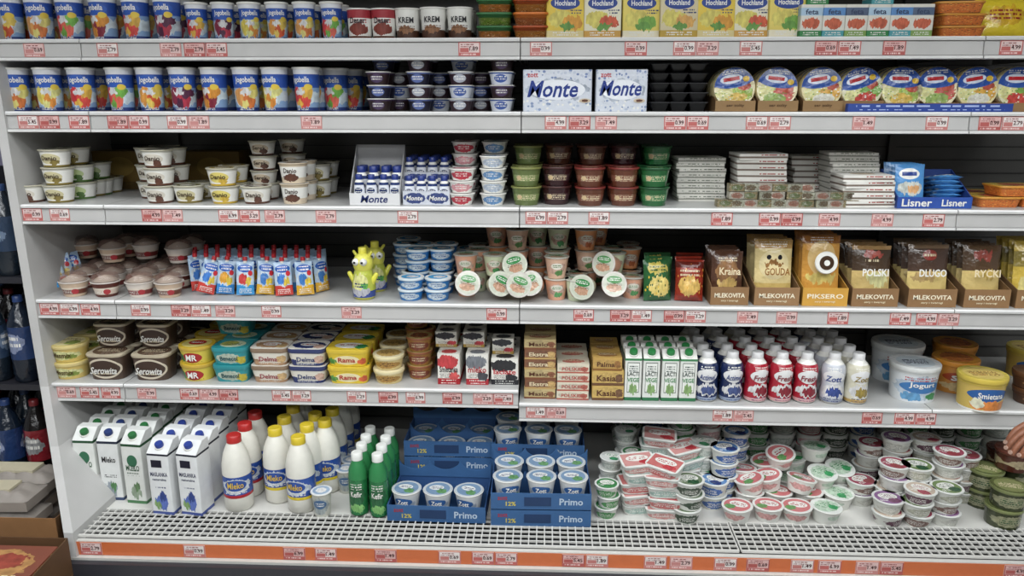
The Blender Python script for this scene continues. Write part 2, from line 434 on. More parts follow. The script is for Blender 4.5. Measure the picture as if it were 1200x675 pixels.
for i, u in enumerate([20, 58, 97, 142, 177, 215, 252, 289, 323, 360, 394]):
    put(g, Y[(i*3+2) % 7], u, 2, .06 if u < 380 else .14, back=3, rz=random.uniform(-25, 25))
put(g, Y[1], 412, 2, .22, back=1)
finish(g, 'yogurt_cups')
g = T()
for i, u in enumerate([12, 47, 83, 122, 160, 197]): put(g, Y[(i*2) % 7], u, 1, .07, back=2, rz=random.uniform(-25, 25))
Ys_ = [yog(*f, h=.105, rt=.031) for f in fr]
for i, u in enumerate([231, 262, 293, 325, 357, 389]): put(g, Ys_[(i*2+1) % 7], u, 1, .09, back=3, rz=random.uniform(-25, 25))
finish(g, 'yogurt_cups')
g = T()
kr = cont(.032, .036, .085, lab(WH, ('b', .72, 1, C('9a3038')), ('o', 0, .35, .8, .2, C('7a3428')), ('x', 0, .62, .7, .08, RED, 2), ('b', 0, .12, BRN)), C('a03038')); text(kr, 'Deser', .045, .016, BLK, 0, 0, .052, cyl=.036)
kr2 = cont(.032, .036, .085, lab(WH, ('b', 0, .3, C('4a3024')), ('o', 0, .32, .7, .12, C('8a6040')), ('x', 0, .4, .7, .06, BRN, 2)), WH); text(kr2, 'KREM', .045, .016, BLK, 0, 0, .052, cyl=.036)
for u in (422, 450, 478): put(g, kr if u < 470 else kr2, u, 1, .08, back=2)
for u in (508, 539): put(g, kr2, u, 1, .06, back=2)
finish(g, 'dessert_cups')
g = T()
def cbox(c1, c2, h=.034, r=.047): return cont(r*.9, r, h, lab(c1, ('n', 0, 1, .4, [c2, BRN, CREAM]), ('b', .7, 1, c2)), lab(c2, ('e', 0, 0, .6, .6, c1)), shape=('r', .015, 4, 4), lip=.006, lipcol=c2, mat=CL, lipmat=PL)
sl = [cbox(C('c87828'), C('2f6a3a')), cbox(C('c88030'), C('a84a1c')), cbox(C('7a9a30'), C('2f6a3a')), cbox(C('b8642c'), ORG)]
for i, u in enumerate([580, 622]):
    for k in range(3): put(g, sl[(i+k*2) % 4], u, 1, .07, back=2, dz=k*.0355)
finish(g, 'salad_tubs')
def cheese_pack(bg, a, b, w=.105, h=.12, n1='Hochland'):
    t = boxp(w, .035, h, lab(bg, ('b', .0, .16, a), ('o', -.25, .42, .65, .2, C('e0c060')), ('o', .35, .34, .5, .16, b), ('o', .1, .25, .4, .08, C('5a8a38')), ('e', 0, .78, .78, .15, C('24408a')), ('x', 0, .08, .7, .05, WH, 2), ('x', .55, .6, .35, .06, NAVY, 2), ('r', 0, .9, .3, .03, RED)))
    text(t, n1, w*.55, h*.12, WH, 0, -.0175, h*.78); return t
cp = [cheese_pack(C('dcc048'), C('d8c890'), C('d89030')), cheese_pack(C('e0dcc4'), C('c89a48'), C('c05030')), cheese_pack(C('dfcc68'), C('e4dcc0'), C('70a040')), cheese_pack(C('d0c4a0'), C('b89838'), C('d89a50'))]
g = T()
for i, u in enumerate([662, 706, 751, 795, 838, 880, 922]): put(g, cp[i % 4], u, 1, .05+.006*(i % 3), back=4, rz=random.uniform(-6, 6), rx=-6)
finish(g, 'cheese_slice_packs')
g = T()
fb = []
for c, c2 in ((GRN, C('a8c4d8')), (C('4a98a0'), C('5a8ac0')), (C('7a9a50'), C('50607a'))):
    q = boxp(.06, .07, .085, lab(C('d8d6cc'), ('b', 0, .2, c), ('o', 0, .42, .8, .16, C('b8583a')), ('b', .66, .9, c2), ('x', 0, .1, .7, .06, WH, 2))); text(q, 'feta', .035, .014, C('2a3a5a'), 0, -.035, .066); fb.append(q)
for i, u in enumerate([946, 972, 998, 1024, 1050, 1074]): put(g, fb[i % 3], u, 1, .05, back=3)
put(g, fb[0], 955, 1, .07, dz=.086); put(g, fb[1], 1030, 1, .07, dz=.086)
finish(g, 'small_food_boxes')
g = T()
ot = cont(.055, .06, .03, lab(C('c06a30'), ('n', 0, 1, .3, [C('e0a050'), BRN])), lab(C('d0b048'), ('o', 0, 0, .6, .6, C('b04a30')), ('x', 0, -.5, .7, .2, BRN, 3)), shape=('r', .015, 4, 4), ryb=.045, ryt=.05, lip=.006, lipcol=C('c88a38'))
for k in range(3): put(g, ot, 1119, 1, .08, dz=k*.032, rz=(-4, 5, -8)[k])
finish(g, 'fish_salad_tubs')
yb = pillow(.15, .11, .04, lab(C('d8c030'), ('o', 0, .5, .7, .25, C('d0a020')), ('x', 0, .5, .6, .15, C('8a2a20'), 3)))
solo('snack_bag', yb, 1178, 1, .08, rx=-15, dz=.003); solo('snack_bag', yb, 1225, 1, .2, rx=-10)

# ---- row 2: stacks of small dessert cups
def dcup(c1, c2, lid, h=.036, r=.034):
    return cont(r*.8, r, h, lab(c1, ('e', 0, .5, .6, .35, c2), ('x', 0, .5, .5, .2, WH, 2), ('b', .88, 1, c2)), lab(lid, ('e', 0, 0, .7, .7, c2), ('o', 0, 0, .4, .4, WH)), shape=('c', 18), lip=.003)
dk = [dcup(C('2a1a1c'), C('4a3a5a'), C('c8ccd8')), dcup(C('ccd0d8'), C('3a569a'), WH), dcup(C('322028'), C('a8acb8'), C('9aa8c8')), dcup(C('1c1a2c'), C('5a6aa0'), WH)]
g = T()
for i, u in enumerate([445, 492, 540, 588]):
    for r_ in range(3):
        for k in range(4 if r_ or i == 3 else 3+(i % 2)):
            x = XU(u, .06, Z[2]+.08)+random.uniform(-.002, .002)
            put(g, dk[(i*3+k*2+(1 if k % 2 else 0)) % 4], u, 2, .05+r_*.075, dz=k*.0375, x=x)
    if i < 3:
        for k in range(3): put(g, dk[(i+k) % 4], u+24, 2, .16, dz=k*.0375)
finish(g, 'dessert_cups')
def wave(): return lab(C('ccd1da'), ('n', -1, .28, .55, [C('8494b4'), C('b0bacc'), WH]), ('n', .75, 1, .5, [C('7a8ab0'), C('b8c0d0')]), ('o', 0, .52, .9, .26, C('a4acb8')), ('e', 0, .52, .8, .24, C('e0e3e8')))
m1 = boxp(.195, .08, .115, wave(), mat=FI, rc=.006); text(m1, 'Monte', .14, .046, C('1d3580'), -.01, -.04, .062, skew=.25); text(m1, 'zott', .03, .012, RED, -.07, -.04, .1)
m2 = boxp(.145, .08, .115, wave(), mat=FI, rc=.006); text(m2, 'Monte', .115, .042, C('1d3580'), 0, -.04, .064, skew=.25); text(m2, 'zott', .03, .012, RED, -.045, -.04, .1)
for q, sx in ((m1, .078), (m2, .05)):
    c = T(); loft(c, [(0, .016, .006), (.001, .016, .006)], ('c', 16), C('6a4430'), PL, top=lab(C('c8b8a0'), ('o', 0, 0, .6, .6, BRN)))
    q.merge(c, MX(sx, -.041, .03, rx=90))
for y in (.05, .135, .22): solo('pudding_multipack', m1, 653, 2, y); solo('pudding_multipack', m2, 727, 2, y)
g = T()
bt = cont(.017, .027, .026, C('0c0c0e'), C('1a1a1e'), shape=('r', .006, 4, 4), lip=.003, lipcol=C('242428'))
for u in (772, 794, 816):
    for k in range(5): put(g, bt, u, 2, .1, dz=k*.027, back=2)
finish(g, 'black_plastic_trays')
def wheel(bg, a, b, r=.06):
    t = T(); c = T()
    top = lab(bg, ('o', -.35, -.2, .55, .45, C('d8c88a')), ('o', .35, -.25, .5, .45, a), ('o', .0, -.55, .55, .3, b), ('n', -1, 0, .25, [C('c8d0a0'), WH, C('6a9048')]), ('o', .5, .0, .3, .2, C('a84a38')), ('b', .18, 1.1, C('2c509c')), ('e', 0, .3, .95, .3, C('2c509c')), ('e', -.1, .45, .55, .22, C('d4dcea')), ('r', -.1, .45, .4, .09, RED), ('x', 0, .78, .5, .1, WH, 2), ('e', .62, .35, .16, .14, YEL))
    loft(c, [(0, r, r), (.026, r, r), (.03, r*.96, r*.96)], ('c', 32), lab(C('cfc08c'), ('n', 0, 1, .3, [a, WH])), PA, top=top, topmat=FI)
    t.merge(c, MX(0, .015, r, rx=90)); t.h = 2*r; t.w = 2*r; t.d = .032; return t
wl = [wheel(C('dcd2a8'), C('9ab050'), C('c8a850')), wheel(C('e0d6b0'), C('b85a50'), C('8aa058')), wheel(C('d8cc9a'), C('d09a40'), C('dcd4bc')), wheel(C('d4d0b0'), C('78a048'), C('b84038'))]
for i, u in enumerate([862, 912, 965, 1012, 1059, 1101, 1148, 1196]):
    g = T(); tilt_ = random.uniform(-18, 18)
    for b in range(3):
        g.merge(wl[i % 4], MX(0, .02+b*.036, .004, rx=-7) @ MX(0, 0, .06) @ MX(ry=tilt_) @ MX(0, 0, -.06))
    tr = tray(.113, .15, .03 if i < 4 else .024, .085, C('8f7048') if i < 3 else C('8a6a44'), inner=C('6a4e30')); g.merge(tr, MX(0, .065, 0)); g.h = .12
    if i < 4: text(g, 'ser zolty', .05, .010, C('4a3018'), .0, -.01, .016)
    solo('cheese_wheel_display_tray', g, u, 2, .05)
g = T()
bb = boxp(.45, .022, .022, lab(C('23408e'), ('x', 0, .5, .9, .3, C('a8b8e0'), 1)))
put(g, bb, 1088, 2, .014); finish(g, 'cheese_box')

# ================================================================== ROW 3
def dcup3(band, oval, lidc, h=.052, rt=.044, txt=None):
    t = cont(rt*.8, rt, h, lab(WH, ('b', .0, .12, band), ('e', 0, .52, .72, .33, oval), ('o', .35, .3, .3, .2, band), ('b', .9, 1, C('bcbab0'))), lab(C('d2d0c4'), ('e', 0, 0, .78, .78, lidc), ('e', 0, 0, .5, .3, WH), ('x', 0, 0, .4, .2, BRN, 3)), lipcol=C('b4b09c'))
    if txt: text(t, txt, rt*1.05, h*.26, C('3a2a20'), 0, 0, h*.52, cyl=rt*.92)
    return t
c3 = [dcup3(C('7a6a30'), C('c8c098'), C('6a6a38'), txt='Danio'), dcup3(BRN, C('d0cabc'), C('4a3a28'), txt='Danio'), dcup3(C('c0a038'), C('d8c870'), C('b09838'), txt='Danio'), dcup3(C('4a6a30'), C('b8c890'), C('7a8a48'))]
g = T()
for u, n, y, k in ((36, 1, .06, 1), (68, 3, .06, 0), (95, 2, .15, 3), (110, 1, .22, 0), (187, 3, .06, 1), (222, 1, .07, 0), (178, 3, .17, 1), (262, 2, .06, 2), (300, 1, .06, 1), (264, 1, .17, 2), (372, 2, .22, 0)):
    put(g, c3[k], u, 3, y, stack=n, back=1, jit=.003)
c3b = [dcup3(BRN, C('c8b8a0'), C('5a4a40'), h=.044, rt=.04, txt='Serek')]
for u, n, y in ((310, 4, .16), (344, 4, .25)): put(g, c3b[0], u, 3, y, stack=n, back=0, jit=.002)
tall = cont(.034, .041, .06, lab(WH, ('b', 0, .3, C('ccbca4')), ('o', 0, .3, .6, .2, BRN), ('b', .88, 1, C('c0b098'))), lab(WH, ('o', 0, 0, .6, .6, C('8a7050'))), lipcol=C('b8a890')); text(tall, 'Danio', .04, .014, C('3a2a20'), 0, 0, .038, cyl=.039)
put(g, tall, 345, 3, .06, stack=2, back=1)
finish(g, 'cottage_cheese_cups')
g = T(); kb = boxp(.2, .1, .13, lab(C('8a6e34'), ('e', 0, .6, .5, .25, C('a88c48')), ('b', 0, .2, C('6a5428'))))
put(g, kb, 150, 3, .44); put(g, kb, 255, 3, .44); finish(g, 'cardboard_box')
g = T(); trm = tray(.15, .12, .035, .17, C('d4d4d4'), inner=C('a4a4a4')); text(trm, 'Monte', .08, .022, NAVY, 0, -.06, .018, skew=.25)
mb = bottle([(0, .015), (.01, .018), (.03, .018), (.05, .016), (.065, .014), (.075, .01)], (1, 4), lab(C('d8dbe2'), ('b', .05, .3, NAVY), ('e', 0, .55, .7, .16, C('22305a')), ('x', 0, .55, .5, .1, WH, 1), ('b', .85, 1, C('2a3a6a'))), WH, C('22357a'), .011, .014, n=12)
for y in (-.035, .0, .035):
    for x in (-.05, -.013, .024, .058): trm.merge(mb, MX(x, y, .004, s=.95 if y < 0 else 1.2))
solo('drink_bottle_display_box', trm, 444, 3, .075)
pk = T()
for x in (-.018, .018): pk.merge(mb, MX(x, 0, 0, s=.95))
bx = boxp(.072, .045, .04, lab(C('c4c8d0'), ('o', 0, .5, .9, .4, C('26386e')))); pk.merge(bx, MX(0, 0, 0)); text(pk, 'Monte', .05, .014, WH, 0, -.0225, .02, skew=.25); pk.h = .085; pk.w = .072; pk.d = .05
g = T()
for u in (487, 514):
    put(g, pk, u, 3, .05, back=4); put(g, pk, u, 3, .12, dz=.05, back=2)
finish(g, 'drink_bottle_multipacks')
def sc_(c, lid, h=.034, r=.036): return cont(r*.78, r, h, lab(WH, ('o', 0, .5, .9, .4, c), ('x', 0, .5, .5, .2, WH, 2)), lab(WH, ('o', 0, 0, .7, .7, lid)), lipcol=WH)
s1 = [sc_(C('b03040'), C('c06070')), sc_(C('c88a90'), C('b84858')), sc_(C('5a84b0'), LBL), sc_(C('a8b4c4'), C('8098b0'))]
g = T()
for u, y, n, o in ((542, .05, 3, 0), (545, .14, 5, 0), (578, .05, 4, 2), (579, .14, 5, 2)):
    for k in range(n): put(g, s1[o+k % 2], u, 3, y, dz=k*.0365, back=1, s=1.02, jit=.002)
finish(g, 'yogurt_cup_stacks')
def jel(c, lid): return cont(.035, .043, .055, lab(c, ('b', .3, .68, tuple(min(1, q*1.6+.02) for q in c)), ('x', 0, .5, .7, .16, CREAM, 3), ('e', -.5, .5, .18, .14, C('c8b088'))), lab(lid, ('e', 0, 0, .7, .7, tuple(q*1.5 for q in lid)), ('x', 0, 0, .5, .3, CREAM, 4)), lipcol=lid, mat=FI, lip=.006)
jl = {'g': jel(C('5c6a3c'), C('7c8048')), 'b': jel(C('4a2c20'), C('5a3428')), 'r': jel(C('5c3424'), C('74302a')), 'd': jel(C('205a30'), C('1a4a28')), 'k': jel(C('30161a'), C('40201e'))}
g = T()
for u, c, n, y in ((617, 'g', 2, .06), (619, 'g', 3, .16), (652, 'k', 2, .08), (655, 'b', 3, .18), (691, 'r', 2, .055), (693, 'b', 3, .16), (730, 'r', 2, .06), (730, 'k', 3, .17), (767, 'd', 2, .06), (768, 'd', 3, .16)):
    put(g, jl[c], u, 3, y, stack=n, back=1, jit=.002)
finish(g, 'jelly_dessert_cups')
fl = boxp(.145, .11, .0165, lab(C('dad8d0'), ('b', .3, .55, C('8a8a80')), ('x', 0, .75, .8, .2, C('4a5a40'), 1)), top=lab(C('dddbd4'), ('o', 0, 0, .5, .5, C('98a088')), ('x', 0, .6, .7, .2, DKG, 3)))
fl2 = boxp(.145, .11, .0185, lab(C('dcdad3'), ('b', .3, .6, C('74665c')), ('x', .4, .8, .5, .18, C('a04a40'), 1)), top=lab(C('dddbd4'), ('o', 0, 0, .5, .5, C('b8a890')), ('x', 0, .6, .7, .2, BRN, 3)))
g = T()
for u, n, y, a in ((818, 8, .2, fl), (888, 8, .15, fl2), (1010, 5, .08, fl2), (994, 9, .2, fl), (950, 7, .32, fl2)):
    for k in range(n): put(g, a, u, 3, y, dz=k*a.h, rz=random.uniform(-5, 5))
    put(g, a, u, 3, y+.13, stack=n-1)
finish(g, 'flat_cheese_boxes')
fp = [boxp(.045, .036, .021, lab(c1, ('o', 0, .5, .7, .4, c2), ('n', 0, 1, .3, [WH, C('6a6a50')])), top=lab(c1, ('o', 0, 0, .6, .6, c2), ('x', 0, 0, .7, .7, WH, 4)), mat=FO) for c1, c2 in ((C('a09270'), C('76805a')), (C('bebeaa'), C('7a6c58')), (C('c6c0b2'), C('a87868')))]
g = T()
for i in range(10):
    u = 846+i*16.4; n = 1 if i < 1 else (3 if i < 7 else 2)
    for k in range(n): put(g, fp[(i+k) % 3], u+random.uniform(-2, 2), 3, .04+.002*k, dz=k*.0225, rz=random.uniform(-12, 12))
finish(g, 'processed_cheese_packets')
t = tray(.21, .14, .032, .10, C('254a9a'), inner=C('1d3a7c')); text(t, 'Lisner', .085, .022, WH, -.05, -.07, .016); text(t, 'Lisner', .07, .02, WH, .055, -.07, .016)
pkg = pillow(.085, .115, .02, lab(C('4f8cc4'), ('b', 0, .15, NAVY), ('o', 0, .38, .85, .18, C('b8bcb4')), ('o', .2, .36, .4, .1, C('c89868')), ('e', -.1, .75, .7, .14, WH), ('x', 0, .07, .7, .05, WH, 2), ('r', -.1, .75, .5, .05, C('2a3f80'))), mat=FI)
for k in range(5): t.merge(pkg, MX(-.055, -.03+.02*k, .008, rx=-10))
for k in range(6): t.merge(pkg, MX(.055+random.uniform(-.01, .01), .03, .01+k*.013, rx=80, rz=random.uniform(-14, 14)) @ MX(0, 0, -.05))
t.h = .12; solo('fish_package_display_box', t, 1084, 3, .085)
g = T()
put(g, ot, 1162, 3, .09, back=1); put(g, ot, 1212, 3, .09, back=1); put(g, ot, 1185, 3, .09, dz=.032, rz=3); finish(g, 'fish_salad_tubs')

# ================================================================== ROW 4
def dome(c1, c2):
    t = cont(.031, .042, .048, lab(c1, ('b', .2, .55, c2), ('b', .55, .68, C('dcd0c0')), ('x', 0, .38, .7, .12, WH, 2), ('e', .5, .4, .25, .2, C('a83038'))), None, mat=PL, lipcol=C('d0c8c0'))
    loft(t, [(.048, .041, .041), (.056, .041, .041), (.068, .036, .036), (.074, .024, .024), (.076, .004, .004)], CIR, C('8a6e64'), CL, bottom=False)
    loft(t, [(.048, .036, .036), (.054, .03, .03), (.062, .014, .014), (.066, .003, .003)], CIR, C('d8ccbc'), PL, bottom=False, top=C('8a3028'))
    t.h = .077; return t
dm = [dome(C('c8b098'), C('6a3828')), dome(C('5a2c22'), C('d0c0b0')), dome(C('d8cec4'), C('7a3230'))]
g = T()
for i, u in enumerate([87, 124, 164, 198]): put(g, dm[i % 3], u, 4, .05)
for i, u in enumerate([100, 132, 171, 210]): put(g, dm[(i+1) % 3], u, 4, .16, back=2); put(g, dm[(i+2) % 3], u, 4, .2, dz=.078, back=1) if i % 2 else put(g, dm[i % 3], u, 4, .26, dz=.078)
finish(g, 'chocolate_dessert_cups')
def pouch(a, b):
    t = T(); p = pillow(.054, .104, .020, lab(C('a8c0d8'), ('b', 0, .3, a), ('o', 0, .5, .95, .24, C('b4c0cc')), ('o', -.2, .48, .5, .17, b), ('o', .4, .4, .35, .12, C('d8b040')), ('e', 0, .8, .85, .12, C('2a58a8')), ('x', 0, .8, .6, .06, WH, 1), ('e', .6, .65, .25, .08, C('c03038')), ('x', 0, .12, .7, .08, WH, 3)), nx=10, nz=14); t.merge(p, MX())
    loft(t, [(.100, .006, .005), (.109, .005, .005)], ('c', 10), WH, PL); loft(t, [(.107, .0075, .0075), (.119, .0068, .0068)], ('c', 12), RED, PL, top=RED)
    t.h = .12; t.w = .05; t.d = .026; return t
pc = [pouch(C('c04038'), C('3a70b8')), pouch(C('3a80c0'), C('c89030')), pouch(C('3f90c8'), C('b83838')), pouch(C('d0a030'), C('3a70b0'))]
g = T()
for i, u in enumerate([238, 262, 286, 309, 332, 357]): put(g, pc[i % 4 if i < 5 else 3], u, 4, .055+.01*(i % 2), rz=16, ry=(18 if i == 0 else random.uniform(-3, 9)), rx=-10, dz=.009 if i == 0 else .004)
for i in range(12):
    for b in range(4): put(g, pc[(i+b) % 4], 232+i*13.2, 4, .12+b*.05, rz=55, rx=-5, dz=.003)
for i in range(5): put(g, pc[i % 2*2], 45+i*11, 4, .06+i*.03, rz=20, ry=-12, rx=-10, dz=.006)
for i in range(4): put(g, pc[2], 58+i*7, 4, .2+i*.04, rz=20, ry=8, dz=.005)
finish(g, 'squeeze_yogurt_pouches')
t = bottle([(0, .028), (.008, .034), (.04, .036), (.075, .03), (.09, .026), (.1, .03), (.12, .031), (.135, .022), (.142, .012)], (1, 4), lab(C('b0b848'), ('b', 0, .25, C('3a4a8a')), ('o', 0, .25, .8, .2, C('a8a8b0')), ('o', 0, .6, .7, .3, C('d8d088')), ('o', .4, .45, .3, .12, C('5a9a48')), ('x', 0, .45, .5, .1, NAVY, 2)), C('d4d058'), C('e4dc50'), .013, .018, n=18)
for s_ in (-1, 1):
    c = T(); loft(c, [(-.012, .002, .002), (-.006, .01, .01), (0, .012, .012), (.006, .01, .01), (.012, .002, .002)], ('c', 12), WH, PL); t.merge(c, MX(s_*.012, -.026, .118)); box(t, s_*.012-.003, s_*.012+.003, -.04, -.036, .115, .121, BLK)
    c = T(); loft(c, [(0, .009, .007), (.034, .007, .006), (.038, .002, .002)], ('c', 10), C('d0cc48'), PL); t.merge(c, MX(s_*.028, -.005, .05, ry=s_*30)); t.merge(c, MX(s_*.018, 0, .13, ry=s_*35, s=.6))
solo('dinosaur_shaped_bottle', t, 426, 4, .05, rz=-10); solo('dinosaur_shaped_bottle', t, 440, 4, .15, rz=15)
bw = cont(.033, .038, .034, lab(C('2a70b0'), ('o', 0, .5, .8, .38, C('b4c0c8')), ('x', 0, .5, .5, .2, C('1a4a90'), 2)), lab(WH, ('e', 0, 0, .75, .75, C('4a9aca')), ('o', .1, 0, .45, .4, C('c8d0d0')), ('x', 0, .1, .5, .15, NAVY, 2)), lipcol=C('ccd8de'), lip=.007)
g = T()
for u, n, y in ((481, 2, .05), (513, 2, .05), (490, 4, .14), (518, 4, .15), (545, 3, .26), (475, 4, .24)): put(g, bw, u, 4, y, stack=n, back=1, jit=.003)
finish(g, 'cream_cheese_tubs')
def pcm(bc, lc, gc_): return cont(.026, .036, .066, lab(bc, ('o', 0, .5, .8, .3, C('b89888')), ('e', 0, .62, .55, .16, C('dcd8cc')), ('x', 0, .62, .45, .08, gc_, 2), ('o', .2, .28, .4, .14, gc_)), lab(lc, ('e', 0, 0, .86, .86, C('bcc0b0')), ('e', 0, .35, .6, .3, gc_), ('x', 0, .35, .45, .14, WH, 2), ('o', 0, -.3, .6, .32, C('b08a70')), ('x', 0, -.02, .6, .1, BRN, 2)), lipcol=C('b4b0a8'), lip=.003)
PC = [pcm(PEACH, C('c4c0b8'), C('4f8a52')), pcm(C('d0ac94'), C('c8c0b0'), C('4f7a40')), pcm(C('c8d0b0'), C('c4c8b8'), C('3a8048')), pcm(C('d49060'), C('c8b8a8'), C('a0522c'))]
pcup = PC[0]
g = T(); ii = 0
for u, n, y in ((560, 2, .17), (582, 3, .24), (606, 3, .17), (630, 3, .25), (652, 2, .07), (655, 3, .2), (687, 3, .18), (720, 2, .14), (700, 3, .27), (741, 1, .1), (676, 1, .06), (546, 1, .1), (738, 2, .22)):
    for k in range(n): ii += 1; put(g, PC[(ii*7) % 5 % 4], u, 4, y, dz=k*pcup.h, back=1, jit=.002)
for u, dz in ((548, 0), (578, 0), (608, 0), (690, 0), (716, 0), (606, .062), (720, .062), (628, 0.0)):
    y = .075 if dz == 0 else .1
    zz = Z[4]+.039+dz; x = XU(u, y-.05, zz); g.merge(PC[int(u) % 4], MX(x, y, zz, rx=80+random.uniform(-14, 6), rz=random.uniform(-40, 40)) @ MX(rz=random.uniform(-30, 30)))
put(g, PC[0], 546, 4, .1, dz=.067); put(g, PC[2], 580, 4, .1, dz=.067)
finish(g, 'yogurt_cups')
gb = pillow(.085, .125, .04, lab(C('2a5c34'), ('o', 0, .78, .8, .14, C('b8a850')), ('x', 0, .78, .6, .08, DKG, 2), ('o', .1, .35, .8, .25, C('c8b468')), ('n', .1, .6, .2, [C('1f4a28'), YEL])), crump=.004)
rb = pillow(.085, .125, .04, lab(C('8a2c1e'), ('o', 0, .35, .8, .25, C('c8a458')), ('b', .8, .95, C('5a1c14')), ('x', 0, .7, .7, .1, CREAM, 2), ('n', .1, .9, .15, [C('d09040'), C('5a1810')])), crump=.004)
for y, rz in ((.05, 8), (.1, -5), (.16, 4)): solo('grated_cheese_bag', gb, 771, 4, y, rz=rz, rx=-12, dz=.002)
for y, rz in ((.05, -6), (.1, 5), (.16, -4)): solo('grated_cheese_bag', rb, 808, 4, y, rz=rz, rx=-12, dz=.002)
def cheese_tray(w, pic, lipc, txt, big=None, eye=False, hh=.185, bc=C('e0d0a8')):
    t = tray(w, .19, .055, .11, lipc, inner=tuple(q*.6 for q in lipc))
    text(t, txt, w*.8, .014, C('efe6cc'), 0, -.095, .03); text(t, 'sery i twarogi', w*.45, .007, C('e0d4b4'), 0, -.095, .013)
    for k in range(4):
        p = pillow(w*.86, hh, .03, pic, crump=.004); t.merge(p, MX(random.uniform(-.004, .004), -.055+k*.034, .004, rx=-8))
    if eye:
        for r_, c, o in ((.034, WH, 0), (.022, C('3a2410'), .002), (.009, WH, .004)):
            c_ = T(); loft(c_, [(0, r_, r_), (.004, r_*.93, r_*.93)], ('c', 24), c, PL, top=c); t.merge(c_, MX(0, -.085-o+.008, .128, rx=82))
    if big: text(t, big, w*.56, .022, bc, 0, -.079, .10, slope=.14)
    t.h = hh; t.w = w; return t
CH = C('d4bc78'); LIP = C('8c6a46')
ct = [(848, .112, lab(C('54382a'), ('o', 0, .6, .7, .25, C('8a6440')), ('o', 0, .35, .6, .1, C('b89858')), ('x', 0, .85, .6, .05, CREAM, 2)), LIP, 'MLEKOVITA', 'Kraina', False, .15, CREAM),
 (902, .132, lab(C('d8c48c'), ('b', .86, 1, C('a8844c')), ('e', 0, .6, .8, .24, C('e0d0a0')), ('e', -.3, .72, .12, .04, BLK), ('e', .3, .72, .12, .04, BLK), ('o', 0, .63, .5, .04, C('8a6030')), ('x', 0, .93, .7, .04, WH, 2), ('b', .0, .3, C('c8ac68'))), C('94724e'), 'MLEKOVITA', 'GOUDA', False, .185, C('8a5a20')),
 (957, .132, lab(C('cc9444'), ('b', .88, 1, C('9a6430')), ('e', 0, .66, .75, .26, C('dcbc80')), ('o', 0, .36, .8, .08, C('d8b868')), ('x', 0, .93, .6, .04, WH, 2)), C('cc9a40'), 'PIKSERO', None, True, .2, CREAM),
 (1013, .135, lab(C('4a3a2c'), ('b', 0, .56, C('c8ae70')), ('o', 0, .85, .5, .08, C('9a4438')), ('x', 0, .76, .4, .04, CREAM, 1), ('b', .93, 1, C('9a7a50')), ('o', .3, .42, .6, .12, C('dcc890'))), LIP, 'MLEKOVITA', 'POLSKI', False, .17, WH),
 (1078, .14, lab(C('4c3a30'), ('b', 0, .54, CH), ('e', 0, .82, .35, .09, C('8a3830')), ('x', 0, .82, .3, .04, CREAM, 1), ('b', .93, 1, C('6c5844')), ('o', -.3, .45, .6, .1, C('b09460'))), LIP, 'MLEKOVITA', 'DLUGO', False, .175, WH),
 (1140, .132, lab(C('54402e'), ('b', 0, .56, C('ccb474')), ('o', 0, .82, .5, .1, C('8a3c30')), ('o', .3, .5, .4, .08, C('b89c50'))), LIP, 'MLEKOVITA', 'RYCKI', False, .175, CREAM),
 (1202, .145, lab(C('c4a848'), ('b', .6, .85, C('8c7c3c')), ('x', 0, .72, .7, .1, CREAM, 2), ('o', 0, .35, .8, .2, C('d0bc78'))), LIP, 'MLEKOVITA', None, False, .185, CREAM)]
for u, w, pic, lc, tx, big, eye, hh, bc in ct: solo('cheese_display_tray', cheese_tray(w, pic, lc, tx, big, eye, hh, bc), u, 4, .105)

# ================================================================== ROW 5
RT = ('r', .018, 5, 4); HT = ('r', .026, 6, 4)
def tub(w, d, h, side, lidc, top, txt=None, tc=WH, shape=RT, lipf=.25, tw=.6, skew=0):
    t = cont(w/2*.88, w/2, h, side, top, shape=shape, ryb=d/2*.86, ryt=d/2, lip=h*lipf, lipcol=lidc, lipmat=PL, over=.002)
    if txt: text(t, txt, w*tw, h*.28, tc, 0, -d/2*.965, h*.38, slope=-.12, skew=skew)
    return t
mr_round = cont(.047, .055, .056, lab(C('ccb468'), ('o', 0, .5, .9, .35, C('d0cc90')), ('o', .5, .4, .3, .2, C('7a8a38'))), lab(C('d4c070'), ('e', 0, 0, .82, .82, C('dcd098')), ('o', .3, -.2, .4, .4, C('8a9a48')), ('x', 0, .3, .6, .2, BRN, 2)), lip=.012, lipcol=C('cfbd80')); text(mr_round, 'Masmix', .06, .016, C('4a3a18'), 0, 0, .024, cyl=.052)
g = T(); put(g, mr_round, 84, 5, .065, stack=2, back=2); finish(g, 'margarine_tubs')
sw = tub(.12, .1, .085, lab(C('4a3a30'), ('e', 0, .5, .95, .45, C('cdc2ae')), ('e', 0, .5, .86, .36, C('3f2e26')), ('x', 0, .24, .5, .06, CREAM, 1)), C('b0a48e'), lab(C('c4b8a0'), ('e', 0, 0, .85, .85, C('6a5444')), ('x', 0, 0, .6, .3, CREAM, 3)), 'Serowita', shape=HT, tw=.72, lipf=.1, skew=.3)
g = T(); put(g, sw, 131, 5, .065, back=2); put(g, sw, 183, 5, .065, back=2); put(g, sw, 136, 5, .13, dz=.088, s=.9, back=1); put(g, sw, 186, 5, .13, dz=.088, s=.9, back=1); finish(g, 'spread_tubs')
g = T()
